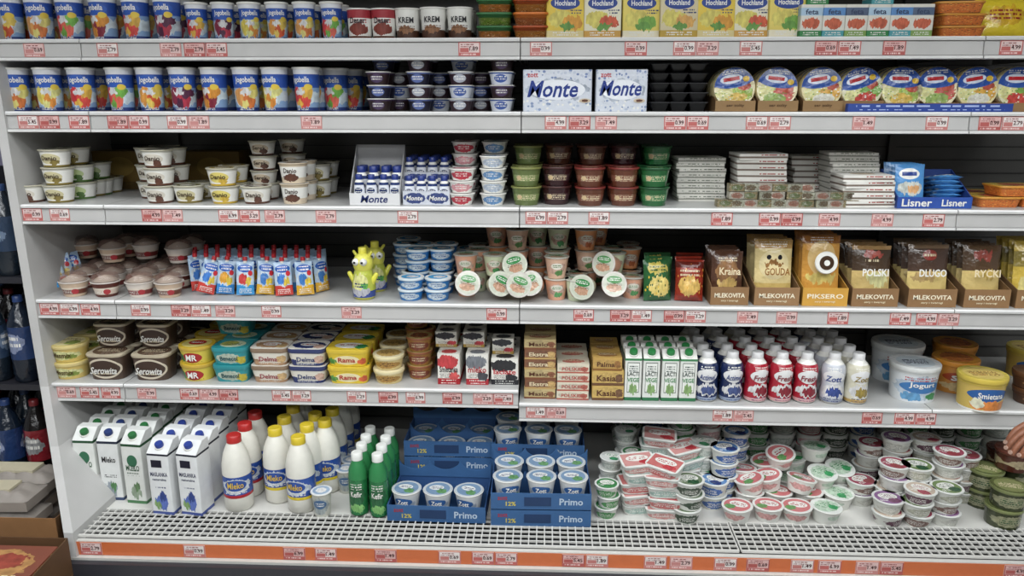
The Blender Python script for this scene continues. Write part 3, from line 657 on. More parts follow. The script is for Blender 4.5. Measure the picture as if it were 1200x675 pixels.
mr = cont(.046, .054, .056, lab(C('d8c450'), ('e', 0, .48, .6, .4, C('a82828')), ('o', -.8, .4, .3, .3, GRN), ('x', 0, .1, .6, .06, BRN, 1)), lab(C('d0b038'), ('e', 0, 0, .8, .8, C('d8c878')), ('e', 0, .1, .5, .4, C('b03028')), ('x', 0, .1, .35, .2, WH, 1)), lip=.012, lipcol=C('c0a040')); text(mr, 'MR', .035, .02, WH, 0, 0, .022, cyl=.0525)
put(g, mr, 233, 5, .065, stack=2, back=2); finish(g, 'margarine_tubs')
g = T()
te = tub(.112, .09, .056, lab(C('2f8f96'), ('o', 0, .5, .75, .4, C('aab4a4')), ('o', .7, .4, .3, .3, C('b8a838'))), C('2f868c'), lab(TEAL, ('e', 0, 0, .7, .7, C('c4d0b0')), ('o', -.2, .1, .5, .5, C('a8a848')), ('x', 0, 0, .5, .2, C('1a5a60'), 2)), 'Benecol', tw=.5, tc=C('184a50'))
put(g, te, 275, 5, .06, stack=2, back=2)
put(g, te, 278, 5, .2, dz=.114, stack=1); finish(g, 'margarine_tubs')
def delma(c, lidc, cc): return tub(.115, .09, .056, lab(C('dcd7ca'), ('b', .0, .2, c), ('o', .75, .5, .3, .3, cc), ('o', -.8, .3, .25, .2, c), ('x', 0, .1, .6, .06, WH, 1)), lidc, lab(C('dcd8ce'), ('o', 0, 0, .9, .7, c), ('e', 0, .1, .5, .35, WH), ('x', 0, .1, .4, .15, RED, 1), ('o', .6, -.3, .3, .4, cc)), 'Delma', C('8a2430') if c != NAVY else NAVY, tw=.5)
d1 = delma(C('a88464'), C('84705c'), C('c0a070')); d2 = delma(NAVY, C('343c64'), C('c0a090'))
g = T(); put(g, d1, 320, 5, .06, stack=2, back=2, jit=.001); put(g, d2, 364, 5, .06, stack=2, back=2, jit=.001); finish(g, 'margarine_tubs')
ra = tub(.13, .09, .056, lab(C('d8bc38'), ('e', 0, .48, .65, .36, C('e8ddb0')), ('o', -.8, .4, .2, .25, C('4a8a38')), ('o', .8, .4, .2, .25, C('c85a30'))), C('d0b43c'), lab(C('dcc040'), ('e', 0, 0, .7, .6, WH), ('x', 0, 0, .5, .25, C('a82028'), 1), ('o', .6, -.2, .3, .5, GRN)), 'Rama', C('a82028'), tw=.42)
g = T(); put(g, ra, 411, 5, .06, stack=2, back=2, jit=.001); finish(g, 'margarine_tubs')
ry_ = cont(.04, .047, .045, lab(C('d0bc84'), ('o', 0, .5, .9, .35, C('a8803a')), ('x', 0, .5, .6, .2, BRN, 2)), lab(C('e0d4b0'), ('o', 0, 0, .8, .7, C('b89858')), ('x', 0, 0, .5, .2, BRN, 2)), lip=.012, lipcol=C('dfd3a8'))
rr = cont(.034, .039, .045, lab(C('9a7034'), ('o', 0, .5, .9, .4, C('7a3a28')), ('x', 0, .5, .6, .2, CREAM, 2)), lab(C('bca468'), ('o', 0, 0, .7, .7, C('8a5030'))), lip=.008, lipcol=C('905838'))
g = T(); put(g, ry_, 456, 5, .06, stack=2, back=2, jit=.001); put(g, rr, 492, 5, .1, stack=3, back=1); put(g, rr, 490, 5, .2, stack=4); finish(g, 'margarine_tubs')
def cart(bg, a, b, w=.07, h=.1, d=.055, txt=None, tc=WH, c3_=C('5a5a5a')):
    t = boxp(w, d, h, lab(bg, ('o', -.1, .74, .95, .22, a), ('b', 0, .2, b), ('o', .5, .28, .45, .14, c3_), ('x', -.3, .3, .5, .08, C('5a5a5a'), 3), ('x', 0, .09, .7, .06, WH, 1)), top=lab(bg, ('o', 0, 0, .7, .7, a)))
    if txt: text(t, txt, w*.82, h*.2, tc, 0, -d/2, h*.5)
    return t
ca = cart(C('d8d6cd'), C('b03438'), C('a01c24'), txt='Smietanka', tc=C('2a2a2a'), c3_=C('c04a48')); cb = cart(C('dcdad2'), C('6a6e74'), C('a82a34'), txt='mleko', tc=C('a02028'), c3_=C('3a3a40')); cc_ = cart(C('dedcd4'), C('1c1c20'), C('202026'), w=.085, h=.085, txt='laciate', tc=C('b02830'), c3_=C('1c1c20')); cd_ = cart(C('d4d2c8'), C('2a2a30'), C('a88a40'), w=.068, h=.05, c3_=C('a83038'))
g = T(); put(g, ca, 527, 5, .055, back=3); put(g, cb, 560, 5, .055, back=3); put(g, cc_, 592, 5, .06, back=3)
put(g, cd_, 524, 5, .12, dz=.102, back=1); put(g, cd_, 556, 5, .12, dz=.102, back=1); put(g, cd_, 590, 5, .1, dz=.088); finish(g, 'cream_cartons')
def bbx(bg, a, w, h, d=.07, txt=None, tc=BRN):
    t = boxp(w, d, h, lab(bg, ('b', .0, .18, a), ('o', 0, .55, .95, .35, tuple(q*.8 for q in bg)), ('o', .7, .5, .25, .3, a)), top=lab(bg, ('o', 0, 0, .7, .5, a), ('x', 0, .3, .6, .3, CREAM, 3)))
    if txt: text(t, txt, w*.6, h*.4, tc, -.005, -d/2, h*.5)
    return t
g = T()
b1 = bbx(C('bca878'), C('7a4a30'), .098, .032, txt='Maslo'); b2 = bbx(C('7a5038'), C('b89860'), .098, .032, txt='Ekstra', tc=CREAM); b3 = bbx(C('d4ccb8'), C('a85a4c'), .1, .028, txt='POLSKIE', tc=C('a83a34')); b4 = bbx(C('c8a860'), C('6a4a30'), .098, .048, txt='Kasia'); b5 = bbx(C('bf9a55'), C('8a6030'), .09, .04, txt='Palma')
for k in range(6): put(g, (b1, b2, b1, b2, b2, b1)[k], 633, 55, .06, dz=k*.0325, back=2, gap=.003, jit=.0015)
for k in range(4): put(g, b3, 671, 55, .055+.002*k, dz=k*.0285, back=2, jit=.0015)
for k in range(3): put(g, (b4, b4, b5)[k], 711, 55, .055, dz=k*.049, back=2, jit=.001)
finish(g, 'butter_packs')
gc = carton(.052, .055, .16, lab(C('d8dad4'), ('b', 0, .08, C('2f7048')), ('r', 0, .55, .72, .36, C('5a645c')), ('r', 0, .55, .66, .34, C('e2e4de')), ('o', 0, .28, .5, .1, C('7a9a60')), ('x', 0, .75, .5, .08, C('3a4a44'), 3), ('b', .95, 1, C('3a8050'))), cap=True, capc=GRN)
text(gc, 'LACTI', .036, .014, C('2a3a34'), 0, -.0275, .088); text(gc, 'VEGE', .036, .014, GRN, 0, -.0275, .068)
for i, u in enumerate([741, 762, 784, 805]):
    for b in range(3): solo('milk_carton', gc, u, 55, .05+b*.06, x=XU(u, .05, Z[55]+.08))
BP = [(0, .028), (.006, .034), (.03, .036), (.06, .033), (.075, .0335), (.1, .036), (.118, .033), (.132, .022), (.14, .016)]
def drink(a, b, c, tx):
    t = bottle(BP, (1, 7), lab(a, ('b', .0, .08, b), ('e', 0, .64, .85, .17, C('dcdcdc')), ('o', 0, .28, .9, .17, C('c8c8c8')), ('o', .1, .26, .6, .12, c), ('x', 0, .85, .6, .05, WH, 2), ('x', 0, .06, .7, .04, NAVY, 1), ('b', .94, 1, WH)), WH, C('dcdcdc'), .018, .018, n=22)
    text(t, tx, .048, .018, c, 0, 0, .082, cyl=.0358, skew=.2); return t
dr = {'b': drink(C('1d2a50'), C('8a98b0'), C('3a4a7a'), 'Actimel'), 'r': drink(C('a02030'), C('d0a0a0'), C('7a1828'), 'Fresh'), 'w': drink(C('b8bcc4'), C('8a90a0'), C('2a3f80'), 'Zott'), 'y': drink(C('c8c4b0'), C('b89858'), C('8a7838'), 'Zott')}
for u, k in ((828, 'b'), (857, 'b'), (886, 'r'), (915, 'r'), (944, 'r'), (976, 'w'), (1004, 'y')):
    x = XU(u, .05, Z[55]+.08)
    for b in range(5): solo('yogurt_drink_bottle', dr[k if b < 2 else random.choice('rbwy') if b > 3 else k], u, 55, .05+b*.077, x=x, rz=random.uniform(-20, 20))
def bucket(r, h, side, lid, top, txt, tc):
    t = cont(r*.88, r*.97, h, side, top, shape=('c', 32), lip=.016, over=.004, lipcol=lid, lipmat=PL)
    loft(t, [(h-.022, r*1.0, r*1.0), (h-.018, r*1.01, r*1.01)], ('c', 32), lid, PL)
    text(t, txt, r*1.1, h*.17, tc, 0, 0, h*.5, cyl=r*.94); t.d = 2*r; return t
k1 = bucket(.073, .115, lab(C('d6dadd'), ('o', 0, .5, .95, .38, C('a8b4c0')), ('e', 0, .52, .85, .2, C('3a70a8')), ('o', -.4, .2, .4, .15, C('5a90b8')), ('x', 0, .8, .7, .08, C('a83038'), 2), ('o', .5, .2, .3, .12, GRN)), C('d0d2d0'), lab(C('d8dada'), ('e', 0, 0, .75, .75, C('c4ced4')), ('x', 0, 0, .5, .3, NAVY, 4)), 'Jogurt', WH)
k2 = bucket(.068, .105, lab(C('c4843a'), ('e', 0, .62, .85, .2, C('a84424')), ('o', 0, .28, .9, .2, C('cbb080'))), C('c8842e'), lab(C('d0903a'), ('o', 0, 0, .7, .7, C('b86a30'))), 'ser', WH)
k3 = bucket(.068, .105, lab(C('c8ac58'), ('e', 0, .6, .88, .24, C('2a5a98')), ('o', .1, .22, .9, .18, C('c87a38')), ('o', -.5, .3, .3, .15, C('d8d0b0')), ('b', 0, .06, WH)), C('ccb44c'), lab(C('d0bc58'), ('e', 0, 0, .8, .8, C('d8c070')), ('x', 0, 0, .6, .3, C('8a4a20'), 4)), 'Smietana', WH)
solo('plastic_food_bucket', k1, 1070, 55, .1); solo('plastic_food_bucket', k1, 1050, 55, .27, s=1.1)
solo('plastic_food_bucket', k2, 1118, 55, .18); solo('plastic_food_bucket', k2, 1117, 55, .34)
solo('plastic_food_bucket', k3, 1149, 55, .03); solo('plastic_food_bucket', k3, 1205, 55, .3)
k4 = bucket(.05, .05, lab(C('4a3020'), ('o', 0, .5, .8, .3, C('8a6a40'))), C('5a3a24'), C('6a4a30'), 'ser', CREAM)
solo('plastic_food_bucket', k4, 1208, 55, .07); solo('plastic_food_bucket', k4, 1208, 55, .07, dz=.052)

# ================================================================== DECK
def at(name, t, u, v, back=0, rz=0, s=1, gap=.004, stack=1):
    x, y = deck(u, v, t.d*s/2)
    for b in range(back+1):
        for k in range(stack): solo(name, t, 0, 6, y+b*(t.d*s+gap), rz=rz+random.uniform(-3, 3), s=s, dz=k*t.h*s, x=x)
mg = carton(.068, .068, .235, lab(C('dbddd8'), ('b', 0, .05, C('4a7a50')), ('o', .1, .2, .5, .12, C('8a9a84')), ('o', .2, .28, .3, .08, C('5a7a50')), ('e', 0, .72, .5, .1, C('30684a')), ('x', 0, .52, .6, .05, DKG, 2), ('b', .96, 1, DKG)), cap=True, capc=C('2a6a3a'), topc=C('dbddda'))
text(mg, 'MLEKO', .045, .018, DKG, 0, -.034, .122)
mw = carton(.07, .07, .235, lab(C('dee0e0'), ('b', 0, .05, C('4a5a9a')), ('o', .0, .2, .6, .13, C('5a70b8')), ('o', .2, .3, .35, .09, C('2a3f80')), ('o', -.4, .14, .3, .07, C('7a9a60')), ('x', 0, .46, .5, .02, NAVY, 1), ('b', .97, 1, C('1a1c2c'))), cap=True, capc=C('2a3f8c'), topc=C('dee0e0'))
text(mw, 'MASLANKA', .056, .014, C('2a2f50'), 0, -.035, .135); text(mw, 'naturalna', .045, .008, C('2a2f50'), 0, -.035, .118); box(mw, -.022, .012, -.0358, -.035, .158, .182, C('1a1c2c'))
mc = carton(.068, .068, .235, lab(C('dcdedc'), ('b', 0, .05, C('3a4a6a')), ('o', 0, .2, .6, .12, C('8a929a')), ('o', .2, .25, .3, .08, C('4a7a48')), ('x', 0, .42, .6, .03, BLK, 2), ('b', .96, 1, C('20283c'))), cap=True, capc=C('24386c'), topc=C('dcdedc'))
text(mc, 'Mleko', .045, .02, BLK, 0, -.034, .14)
at('milk_carton', mg, 106, 585, back=3, rz=-2); at('milk_carton', mc, 134, 586, back=4, rz=-4); at('milk_carton', mg, 162, 590, back=4, rz=-5)
at('milk_carton', mw, 193, 603, back=4, rz=-8, gap=.008); at('milk_carton', mw, 227, 604, back=4, rz=-8, gap=.008)
MB = [(0, .036), (.008, .043), (.05, .044), (.12, .044), (.155, .043), (.185, .037), (.208, .028), (.224, .02)]
def mbot(cap, a, b):
    t = bottle(MB, (2, 3), lab(a, ('b', 0, .14, b), ('o', 0, .55, .9, .36, C('b8c0cc')), ('e', 0, .6, .7, .26, a), ('x', 0, .25, .7, .1, WH, 2)), C('dedcd2'), cap, .022, .022, n=24)
    text(t, 'Mleko', .05, .02, C('d0b048') if b != RED else C('dce0e4'), 0, 0, .093, cyl=.0452); return t
mr_ = mbot(C('b02a28'), C('2a4c98'), C('a82830')); my_ = mbot(C('d0b832'), C('2a4c98'), C('d0b832'))
at('milk_bottle', mr_, 275, 602, back=2, gap=.002, rz=10)
at('milk_bottle', my_, 323, 592, back=3, gap=.002); at('milk_bottle', my_, 350, 604, back=2, gap=.002, rz=-12); at('milk_bottle', my_, 381, 580, back=3)
sc1 = cont(.024, .03, .08, lab(C('c0c0b6'), ('o', 0, .5, .9, .38, C('98a0a0')), ('e', 0, .58, .7, .2, C('4a6a90')), ('x', 0, .58, .5, .1, WH, 2)), lab(C('d0d4d8'), ('e', 0, 0, .8, .8, C('8aa0b8')), ('o', 0, 0, .5, .5, WH))); sc1.d = .06
at('yogurt_cup', sc1, 375, 608); at('yogurt_cup', sc1, 404, 580, back=2)
GB = [(0, .024), (.006, .029), (.06, .029), (.12, .029), (.15, .027), (.17, .019), (.182, .015)]
gbt = bottle(GB, (1, 3), lab(C('267040'), ('o', 0, .55, .85, .28, C('1f5a34')), ('o', 0, .2, .7, .12, C('7ab068')), ('x', 0, .82, .6, .08, WH, 2)), C('2f7c48'), C('dfe1dc'), .017, .022, n=20); text(gbt, 'Kefir', .036, .018, WH, 0, 0, .075, cyl=.0296)
at('kefir_bottle', gbt, 419, 606, back=3); at('kefir_bottle', gbt, 443, 608, back=3)
def scal(t, w, y, z0, z1, col, n=3, th=.003):
    N = n*12; V = []; Fc = []
    for i in range(N+1):
        x = -w/2+w*i/N; f = abs(sin(pi*n*i/N)); z = z1-(z1-z0)*.55*(f**.6)
        V += [(x, y, z0), (x, y, z), (x, y+th, z0), (x, y+th, z)]
    for i in range(N):
        a = 4*i; Fc += [(a, a+4, a+5, a+1), (a+6, a+2, a+3, a+7), (a+1, a+5, a+7, a+3)]
    t.add(V, Fc, col, PA)
TB = C('38608f')
zc = cont(.033, .043, .066, lab(C('ccd0d2'), ('b', 0, .1, C('3a6298')), ('o', 0, .45, .9, .3, C('98a4b4')), ('e', 0, .58, .7, .22, C('34609a')), ('o', .4, .25, .4, .14, C('4a8a50')), ('b', .85, 1, C('d8dadA'))), lab(C('bcc2c6'), ('e', 0, 0, .82, .82, C('7690ac')), ('e', -.1, .15, .5, .32, C('dcdedc')), ('x', -.1, .15, .4, .16, NAVY, 2), ('o', .3, -.35, .35, .3, C('5a8a58'))), lip=.004, tmat=FI); text(zc, 'Zott', .034, .014, WH, 0, 0, .036, cyl=.040)
zc.d = .09
def ztray(cups=True, rows=2):
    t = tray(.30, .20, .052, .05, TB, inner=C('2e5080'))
    scal(t, .30, .095, .05, .105, TB); scal(t, .29, -.004, .004, .075, C('325888'))
    text(t, 'Primo', .07, .022, C('b8c8d8'), .09, -.1, .026); text(t, 'zott', .03, .012, C('a03038'), -.115, -.1, .036)
    box(t, -.05, .03, -.1012, -.1, .012, .04, C('1e385e'), PA); text(t, '12%', .03, .014, C('d0c050'), -.09, -.1, .018)
    if cups:
        for r_ in range(rows):
            for x in (-.098, 0, .098): t.merge(zc, MX(x+random.uniform(-.003, .003), -.052+r_*.098, .02, rz=random.uniform(-20, 20)))
    t.h = .055; t.w = .3; t.d = .2; return t
za = ztray(True, 1); ze = ztray(False); zf = ztray(True, 2)
xa, ya = deck(512, 612, .1)
solo('yogurt_cup_tray', za, 0, 6, ya, x=xa, rz=-1)
for k in range(3): solo('yogurt_cup_tray', ze if k != 1 else zf, 0, 6, ya+.215, x=xa+.015, dz=k*.056)
xb, yb_ = deck(633, 617, .1)
solo('yogurt_cup_tray', ze, 0, 6, yb_, x=xb, rz=1); solo('yogurt_cup_tray', zf, 0, 6, yb_, x=xb, dz=.056, rz=1)
for k in range(3): solo('yogurt_cup_tray', ze if k < 2 else zf, 0, 6, yb_+.215, x=xb-.01, dz=k*.056)
def lidcup(a, lidc, c2, h=.045, r=.044, rb=.036): return cont(rb, r, h, lab(C('d2d3cc'), ('o', 0, .45, .95, .36, a), ('x', 0, .45, .6, .2, WH, 3)), lab(C('d6d7d3'), ('e', 0, 0, .85, .85, lidc), ('e', 0, .15, .6, .4, C('dcdcd6')), ('o', .25, -.4, .4, .3, c2), ('x', 0, .15, .45, .25, c2, 3), ('x', -.4, -.4, .25, .15, WH, 3)), lip=.004, lipcol=C('ccceca'))
L = {'g': lidcup(C('4a8a50'), C('3f7c4c'), C('3a7a44')), 'w': lidcup(C('b0b8b0'), C('c8ccc8'), C('3a8058')), 'r': lidcup(C('c09898'), C('b86068'), C('a83038')), 'p': lidcup(C('8a4a68'), C('80487a'), C('5a8048')), 'b': lidcup(C('3a60a0'), C('5a80b0'), NAVY), 'd': lidcup(C('3a4a3a'), C('6a7a60'), DKG)}
def dput(g, key, u, v, n=1, back=0, s=1, dz=0, jit=.004, tilt=0):
    t = L[key] if isinstance(key, str) else key
    x, y = deck(u, v, .045)
    for b in range(back+1):
        for k in range(n): g.merge(t, MX(x+random.uniform(-jit, jit), y+b*.094+random.uniform(-jit, jit), .4005+dz+k*t.h*s, rz=random.uniform(-40, 40), rx=tilt*random.uniform(-1, 1), ry=tilt*random.uniform(-1, 1), s=s))
g = T()
for u, v, n, k in ((712, 613, 3, 'g'), (716, 592, 4, 'w'), (740, 585, 4, 'g'), (733, 570, 5, 'w'), (738, 552, 6, 'g')): dput(g, k, u, v, n, s=.8)
finish(g, 'yogurt_cups')
rt_ = [tub(.105, .075, .034, lab(C('d4d5d0'), ('o', 0, .5, 1, .36, c), ('x', 0, .5, .7, .2, WH, 2)), C('ccceca'), lab(C('d6d8d3'), ('r', 0, 0, .88, .8, c), ('e', 0, .15, .65, .4, C('dedcd6')), ('x', 0, .15, .5, .2, c2, 2), ('o', .4, -.4, .4, .3, c2)), lipf=.14) for c, c2 in ((C('b86a68'), C('a83038')), (C('98b0a8'), C('3a8058')), (C('c08a86'), C('a83038')))]
g = T()
for u, v, n, rz in ((748, 607, 5, 15), (779, 612, 5, -20), (802, 590, 5, 30), (768, 585, 6, 5)):
    x, y = deck(u, v, .045)
    for k in range(n): g.merge(rt_[(k+int(u)) % 3], MX(x+random.uniform(-.008, .008), y+random.uniform(-.006, .006), .4005+k*.0355, rz=rz+random.uniform(-18, 18), rx=8 if k == n-1 else 0, ry=random.uniform(-4, 4) if k > 2 else 0))
finish(g, 'cottage_cheese_tubs')
g = T()
for u, v, n, k in ((808, 618, 3, 'd'), (838, 600, 2, 'b'), (848, 592, 4, 'b'), (824, 585, 4, 'w'), (862, 570, 4, 'b'), (797, 565, 5, 'g'), (830, 562, 5, 'r')): dput(g, k, u, v, n, s=.98)
finish(g, 'cream_cheese_cups')
fc = cont(.034, .044, .046, lab(C('dcdcd6'), ('o', 0, .55, .8, .25, C('c89894'))), lab(C('d6d7d3'), ('e', 0, 0, .85, .85, C('c07072')), ('e', .05, .15, .6, .38, C('e0dfda')), ('x', .05, .15, .45, .2, C('a03038'), 2), ('o', -.35, -.4, .35, .3, C('5a8a50'))), lip=.004); fw = cont(.034, .044, .046, lab(C('dedfd8'), ('o', 0, .6, .7, .2, C('b8c8b8'))), lab(C('dcdfda'), ('o', 0, 0, .9, .7, C('b0c4b0')), ('x', 0, .15, .5, .25, C('3a8050'), 3), ('o', .3, -.3, .3, .3, C('3a9058'))), lip=.004)
g = T()
for i, (u, v, k) in enumerate(((869, 617, fc), (904, 617, fc), (938, 617, fc), (973, 618, fw), (880, 598, fc), (915, 598, fc), (950, 598, fc), (988, 600, fw), (888, 582, fc), (925, 582, fw), (960, 583, fw), (992, 584, fw))): dput(g, k, u, v, 1, tilt=3)
for u, v, k, dz in ((884, 600, fc, .048), (905, 596, fc, .048), (938, 600, fc, .048), (872, 588, fc, .048), (965, 592, fw, .048), (900, 580, fc, .06), (932, 575, fw, .05), (985, 585, fw, .048), (955, 578, fw, .1), (915, 585, fc, .1)): dput(g, k, u, v, 1, dz=dz, tilt=12)
finish(g, 'cream_cups')
g = T()
pl = [lidcup(C('b8b8b0'), C('84608a'), C('6a3a58'), h=.038), lidcup(C('5a3a48'), C('b8a898'), C('984050'), h=.038), lidcup(C('a8a898'), C('6a8050'), DKG, h=.038), lidcup(C('7a6058'), C('98485a'), C('8a3a40'), h=.038)]
for i, (u, v, n) in enumerate(((1014, 596, 2), (1045, 620, 2), (1048, 605, 4), (1080, 622, 3), (1112, 620, 3), (1075, 606, 4), (1020, 576, 4), (1112, 604, 5), (1052, 585, 5), (1085, 585, 5), (1132, 592, 4))):
    for k in range(n): dput(g, pl[(i+k*3) % 4], u, v, 1, dz=k*.0395, jit=.006)
finish(g, 'cheese_spread_cups')
g = T()
jr = cont(.047, .05, .062, lab(C('3a4028'), ('o', 0, .5, 1, .34, C('8a8a6c')), ('x', 0, .5, .6, .2, DKG, 3)), lab(C('565e38'), ('e', 0, 0, .8, .8, C('7c8454')), ('x', 0, 0, .6, .3, CREAM, 4)), lip=.01, lipcol=C('7c8454'), mat=FI); jr2 = cont(.047, .05, .062, lab(C('4a261c'), ('o', 0, .5, 1, .34, C('988a6c'))), C('5c3024'), lip=.01, lipcol=C('5c3024'), mat=FI)
for u, v, k in ((1185, 622, jr), (1158, 598, jr), (1196, 594, jr)): dput(g, k, u, v, 2 if k is jr else 1)
dput(g, jr2, 1188, 600, 1, dz=.13); dput(g, jr2, 1180, 572, 2)
finish(g, 'pickle_spread_jars')
g = T(); ks = 'dgwbdrwg'
for i in range(15):
    for b in range(2):
        x = XU(735, .3, .45)+i*.093
        for k in range(4): g.merge(L[ks[(i*3+b) % 8]], MX(x, .36+b*.1, .4005+k*.047))
finish(g, 'yogurt_cups')
g = T(); yb2 = boxp(.18, .06, .05, lab(C('a89038'), ('o', 0, .5, 1, .4, C('b8a050')))); text(yb2, 'Delma', .1, .026, C('4a3a20'), 0, -.03, .025)
g.merge(yb2, MX(XU(915, .36, .6), .38, .59)); finish(g, 'margarine_box')

# ================================================================== left of the fridge
t = T(); box(t, -2.9, -1.80, .56, .6, 0, 2.6, C('77748a'), PA); finish(t, 'wall_left')
t = T()
for z in (.38, .74, 1.10): box(t, -2.4, -1.56, .06, .4, z-.02, z, C('2a2a30'), ME)
for x in (-2.4, -1.58): box(t, x, x+.02, .38, .4, 0, 1.5, C('2a2a30'), ME)
box(t, -2.4, -1.56, .06, .4, .0, .06, C('2a2a30'), ME); box(t, -2.4, -1.56, .4, .42, 0, 1.42, C('1c1c22'), ME)
finish(t, 'drinks_rack')
CBt = [(0, .035), (.008, .042), (.08, .042), (.15, .041), (.19, .042), (.23, .03), (.26, .014), (.27, .013)]
cola = [bottle(CBt, (2, 4), lab(a, ('o', 0, .5, .8, .3, b), ('x', 0, .5, .6, .2, WH, 2)), body, cap, .015, .018, n=16, mat=FI) for a, b, body, cap in ((C('7a2028'), C('8a8a8a'), C('0e0a0a'), C('6a1c20')), (C('22365e'), C('7a84a0'), C('101a28'), C('2a4070')), (C('2a3a50'), C('5a6a80'), C('18222c'), C('28406a')))]
for z in (.38, .74, 1.10):
    g = T()
    for i in range(7):
        for b in range(3): g.merge(cola[(i+int(z*10)+b) % 3], MX(-1.64-i*.1, .11+b*.1, z+.0005, rz=random.uniform(0, 360)))
    finish(g, 'soda_bottles')
def eggc():
    t = T()
    for lay, z0, am in ((0, 0, .018), (1, .03, .028)):
        V = []; Fc = []; nx, ny = 40, 16
        for i in range(ny+1):
            for j in range(nx+1):
                a, b = j/nx, i/ny
                e = min(1, 6*min(a, 1-a))*min(1, 5*min(b, 1-b))
                V.append((-.14+.28*a, -.055+.11*b, z0+am*e*(.7+.3*abs(sin(5*pi*a)*sin(2*pi*b)))))
        for i in range(ny):
            for j in range(nx): q = i*(nx+1)+j; Fc.append((q, q+1, q+nx+2, q+nx+1))
        t.add(V, Fc, C('8a837c'), PA, True)
    box(t, -.14, .14, -.055, .055, 0, .03, C('908880'), PA); box(t, -.1, .08, -.03, .03, .052, .06, C('b8b098'), PA); return t
def solo_w(name, t, x, y, z, rz=0):
    o = bpy.data.objects.new(name, t.mesh(name)); sc.collection.objects.link(o); o.location = (x, y, z); o.rotation_euler = (0, 0, radians(rz)); return o
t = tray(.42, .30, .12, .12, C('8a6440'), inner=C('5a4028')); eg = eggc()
for y in (-.075, .045):
    for k in range(3): t.merge(eg, MX(-.04+random.uniform(-.02, .02), y, .005+k*.06, rz=random.uniform(-4, 4)))
px, py, pz = PY(28, 610, -.25)
solo_w('egg_carton_case', t, px-.10, -.12, pz-.1, 0)
t = T(); box(t, px-.30, px+.10, -.26, .02, 0, pz-.101, C('74543a'), PA); box(t, px-.30, px+.10, -.2605, -.26, pz-.16, pz-.12, C('4a341f'), PA); finish(t, 'cardboard_box')
q = PY(5, 668, -.45)
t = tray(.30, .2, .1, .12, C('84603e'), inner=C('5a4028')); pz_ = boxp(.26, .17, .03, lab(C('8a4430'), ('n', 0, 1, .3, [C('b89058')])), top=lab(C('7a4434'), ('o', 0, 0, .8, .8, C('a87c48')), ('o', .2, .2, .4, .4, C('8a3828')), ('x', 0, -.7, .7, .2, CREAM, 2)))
for k in range(2): t.merge(pz_, MX(0, 0, .035+k*.032, rx=4))
solo_w('pizza_box_case', t, q[0]-.05, -.42, q[2]-.1, 0)
t = T(); box(t, q[0]-.2, q[0]+.1, -.52, -.32, 0, q[2]-.101, C('3a2e26'), PA); finish(t, 'wooden_crate')

# ================================================================== hand at the right edge
def skin(name, chain_list, mat=None):
    verts = []; edges = []; rad = []
    for ch in chain_list:
        base = None
        for p, r in ch:
            verts.append(p); rad.append(r); k = len(verts)-1
            if base is not None: edges.append((base, k))
            base = k
    me = bpy.data.meshes.new(name); me.from_pydata(verts, edges, []); ob = bpy.data.objects.new(name, me); sc.collection.objects.link(ob)
    md = ob.modifiers.new('Skin', 'SKIN'); md.use_smooth_shade = True
    for v, r in zip(me.skin_vertices[0].data, rad): v.radius = (r, r) if not isinstance(r, tuple) else r
    me.skin_vertices[0].data[0].use_root = True
    sb = ob.modifiers.new('Sub', 'SUBSURF'); sb.levels = 2; sb.render_levels = 2
    me.materials.append(mat); return ob
skm = mk('hand_skin', .5, bump=.15, bscale=90, vary=.2, fixed='8a5840'); slm = mk('sleeve_cloth', .9, bump=.3, bscale=200, fixed='2c2a30', vary=.2)
tip = PY(1180, 500, -.46)
hand = bpy.data.objects.new('reaching_hand', None); sc.collection.objects.link(hand); hand.location = (tip[0]+.085, tip[1], tip[2])
hand.rotation_euler = (0, radians(-22), radians(6))
o = skin('palm', [[((.075, 0, 0), .024), ((.045, 0, 0), (.026, .02)), ((.015, .0, 0), (.034, .018)), ((-.012, 0, 0), (.036, .014))]], mat=skm); o.parent = hand
for i, (yy, L_) in enumerate(((-.030, .072), (-.010, .08), (.011, .075), (.030, .06))):
    a = [((-.0, yy*.85, 0), .0095), ((-.022, yy, .002), .0095), ((-.022-L_*.42, yy*1.05, -.004), .0088), ((-.022-L_*.74, yy*1.06, -.018), .008), ((-.022-L_*.93, yy*1.05, -.034), .0068)]
    o = skin('finger_%d' % (i+1), [a], mat=skm); o.parent = hand
    nm = T(); loft(nm, [(0, .0055, .007), (.0012, .005, .0065)], ('c', 12), C('b09080'), SK, top=C('b09080'))
    no = bpy.data.objects.new('nail_%d' % (i+1), nm.mesh('nail')); sc.collection.objects.link(no); no.parent = hand; no.location = (-.022-L_*.88-.004, yy*1.05, -.024); no.rotation_euler = (0, radians(-50), 0)
o = skin('thumb', [[((.03, -.02, -.004), .013), ((.008, -.045, -.010), .0115), ((-.018, -.056, -.018), .010), ((-.036, -.056, -.026), .008)]], mat=skm); o.parent = hand
o = skin('forearm', [[((.07, 0, 0), .024), ((.13, -.02, -.005), .028), ((.25, -.09, -.01), .036), ((.33, -.14, .0), .04)]], mat=skm); o.parent = hand
o = skin('sleeve', [[((.19, -.055, -.008), .040), ((.3, -.12, 0), .048), ((.45, -.24, .06), .056), ((.58, -.36, .2), .065)]], mat=slm); o.parent = hand

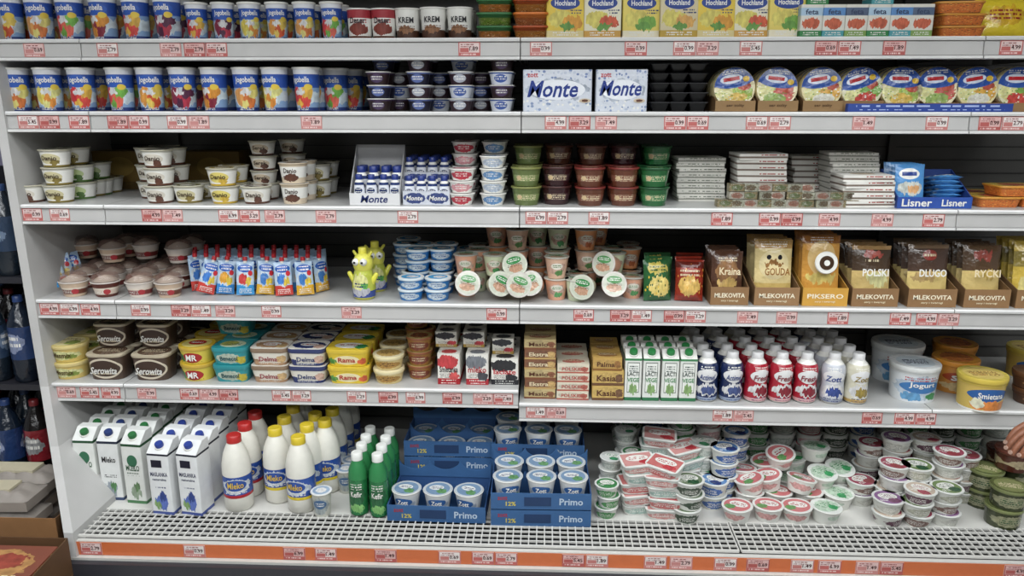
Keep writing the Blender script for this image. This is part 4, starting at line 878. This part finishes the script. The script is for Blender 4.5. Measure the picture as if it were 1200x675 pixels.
# ================================================================== room
def plain(name, x0, x1, y0, y1, z0, z1, mat):
    t = T(); box(t, x0, x1, y0, y1, z0, z1, WH, ME); o = finish(t, name); o.data.materials.clear(); o.data.materials.append(mat)
    o.data.polygons.foreach_set('material_index', [0]*len(o.data.polygons)); return o
fm = bpy.data.materials.new('floor_tiles'); fm.use_nodes = True; nt = fm.node_tree; b = nt.nodes['Principled BSDF']
br = nt.nodes.new('ShaderNodeTexBrick'); br.offset = 0; br.inputs['Scale'].default_value = 1.0; br.inputs['Brick Width'].default_value = .4; br.inputs['Row Height'].default_value = .4; br.inputs['Mortar Size'].default_value = .006
br.inputs['Color1'].default_value = (*C('b2b0ac'), 1); br.inputs['Color2'].default_value = (*C('a8a6a2'), 1); br.inputs['Mortar'].default_value = (*C('77726a'), 1)
tc = nt.nodes.new('ShaderNodeTexCoord'); nt.links.new(tc.outputs['Object'], br.inputs['Vector']); nt.links.new(br.outputs['Color'], b.inputs['Base Color']); b.inputs['Roughness'].default_value = .3
plain('floor', -6, 6, -6, 3, -.05, 0, fm)
wm = mk('wall_paint', .8, fixed='b8b7b5', vary=.05, bscale=4); cm = mk('ceiling_paint', .9, fixed='c8c8c7', vary=.03, bscale=4)
plain('ceiling', -6, 6, -6, 3, 3.3, 3.35, cm); plain('wall_back', -6, 6, .62, .7, 0, 3.3, wm); plain('wall_front', -6, 6, -6, -5.95, 0, 3.3, wm)
em = bpy.data.materials.new('tube_glow'); em.use_nodes = True; em.node_tree.nodes['Principled BSDF'].inputs['Emission Color'].default_value = (.96, .985, 1, 1); em.node_tree.nodes['Principled BSDF'].inputs['Emission Strength'].default_value = 7
for i, (y, p, sy, rx_) in enumerate(((-1.15, 86, .9, 14), (-2.7, 60, .3, 24), (-4.6, 48, .3, 30))):
    f = T(); box(f, -2.8, 2.8, y-.09, y+.09, 3.2, 3.28, C('dcdcd8'), ME); o = finish(f, 'ceiling_light_fixture')
    tb = T()
    for dy in (-.04, .04):
        c = T(); loft(c, [(-2.7, .013, .013), (2.7, .013, .013)], ('c', 12), WH, PL, top=WH); tb.merge(c, MX(0, y+dy, 3.185, ry=90))
    to = finish(tb, 'fluorescent_tube'); to.data.materials.clear(); to.data.materials.append(em); to.data.polygons.foreach_set('material_index', [0]*len(to.data.polygons)); to.parent = o; to.matrix_parent_inverse = o.matrix_basis.inverted()
    ld = bpy.data.lights.new('ceiling_light', 'AREA'); ld.shape = 'RECTANGLE'; ld.size = 5.4; ld.size_y = sy; ld.energy = p; ld.color = (.95, .98, 1)
    lo = bpy.data.objects.new('ceiling_light', ld); sc.collection.objects.link(lo); lo.location = (0, y, 3.12); lo.rotation_euler = (radians(rx_), 0, 0)
w = bpy.data.worlds.new('world'); sc.world = w; w.use_nodes = True; w.node_tree.nodes['Background'].inputs[0].default_value = (.92, .96, 1, 1); w.node_tree.nodes['Background'].inputs[1].default_value = .22
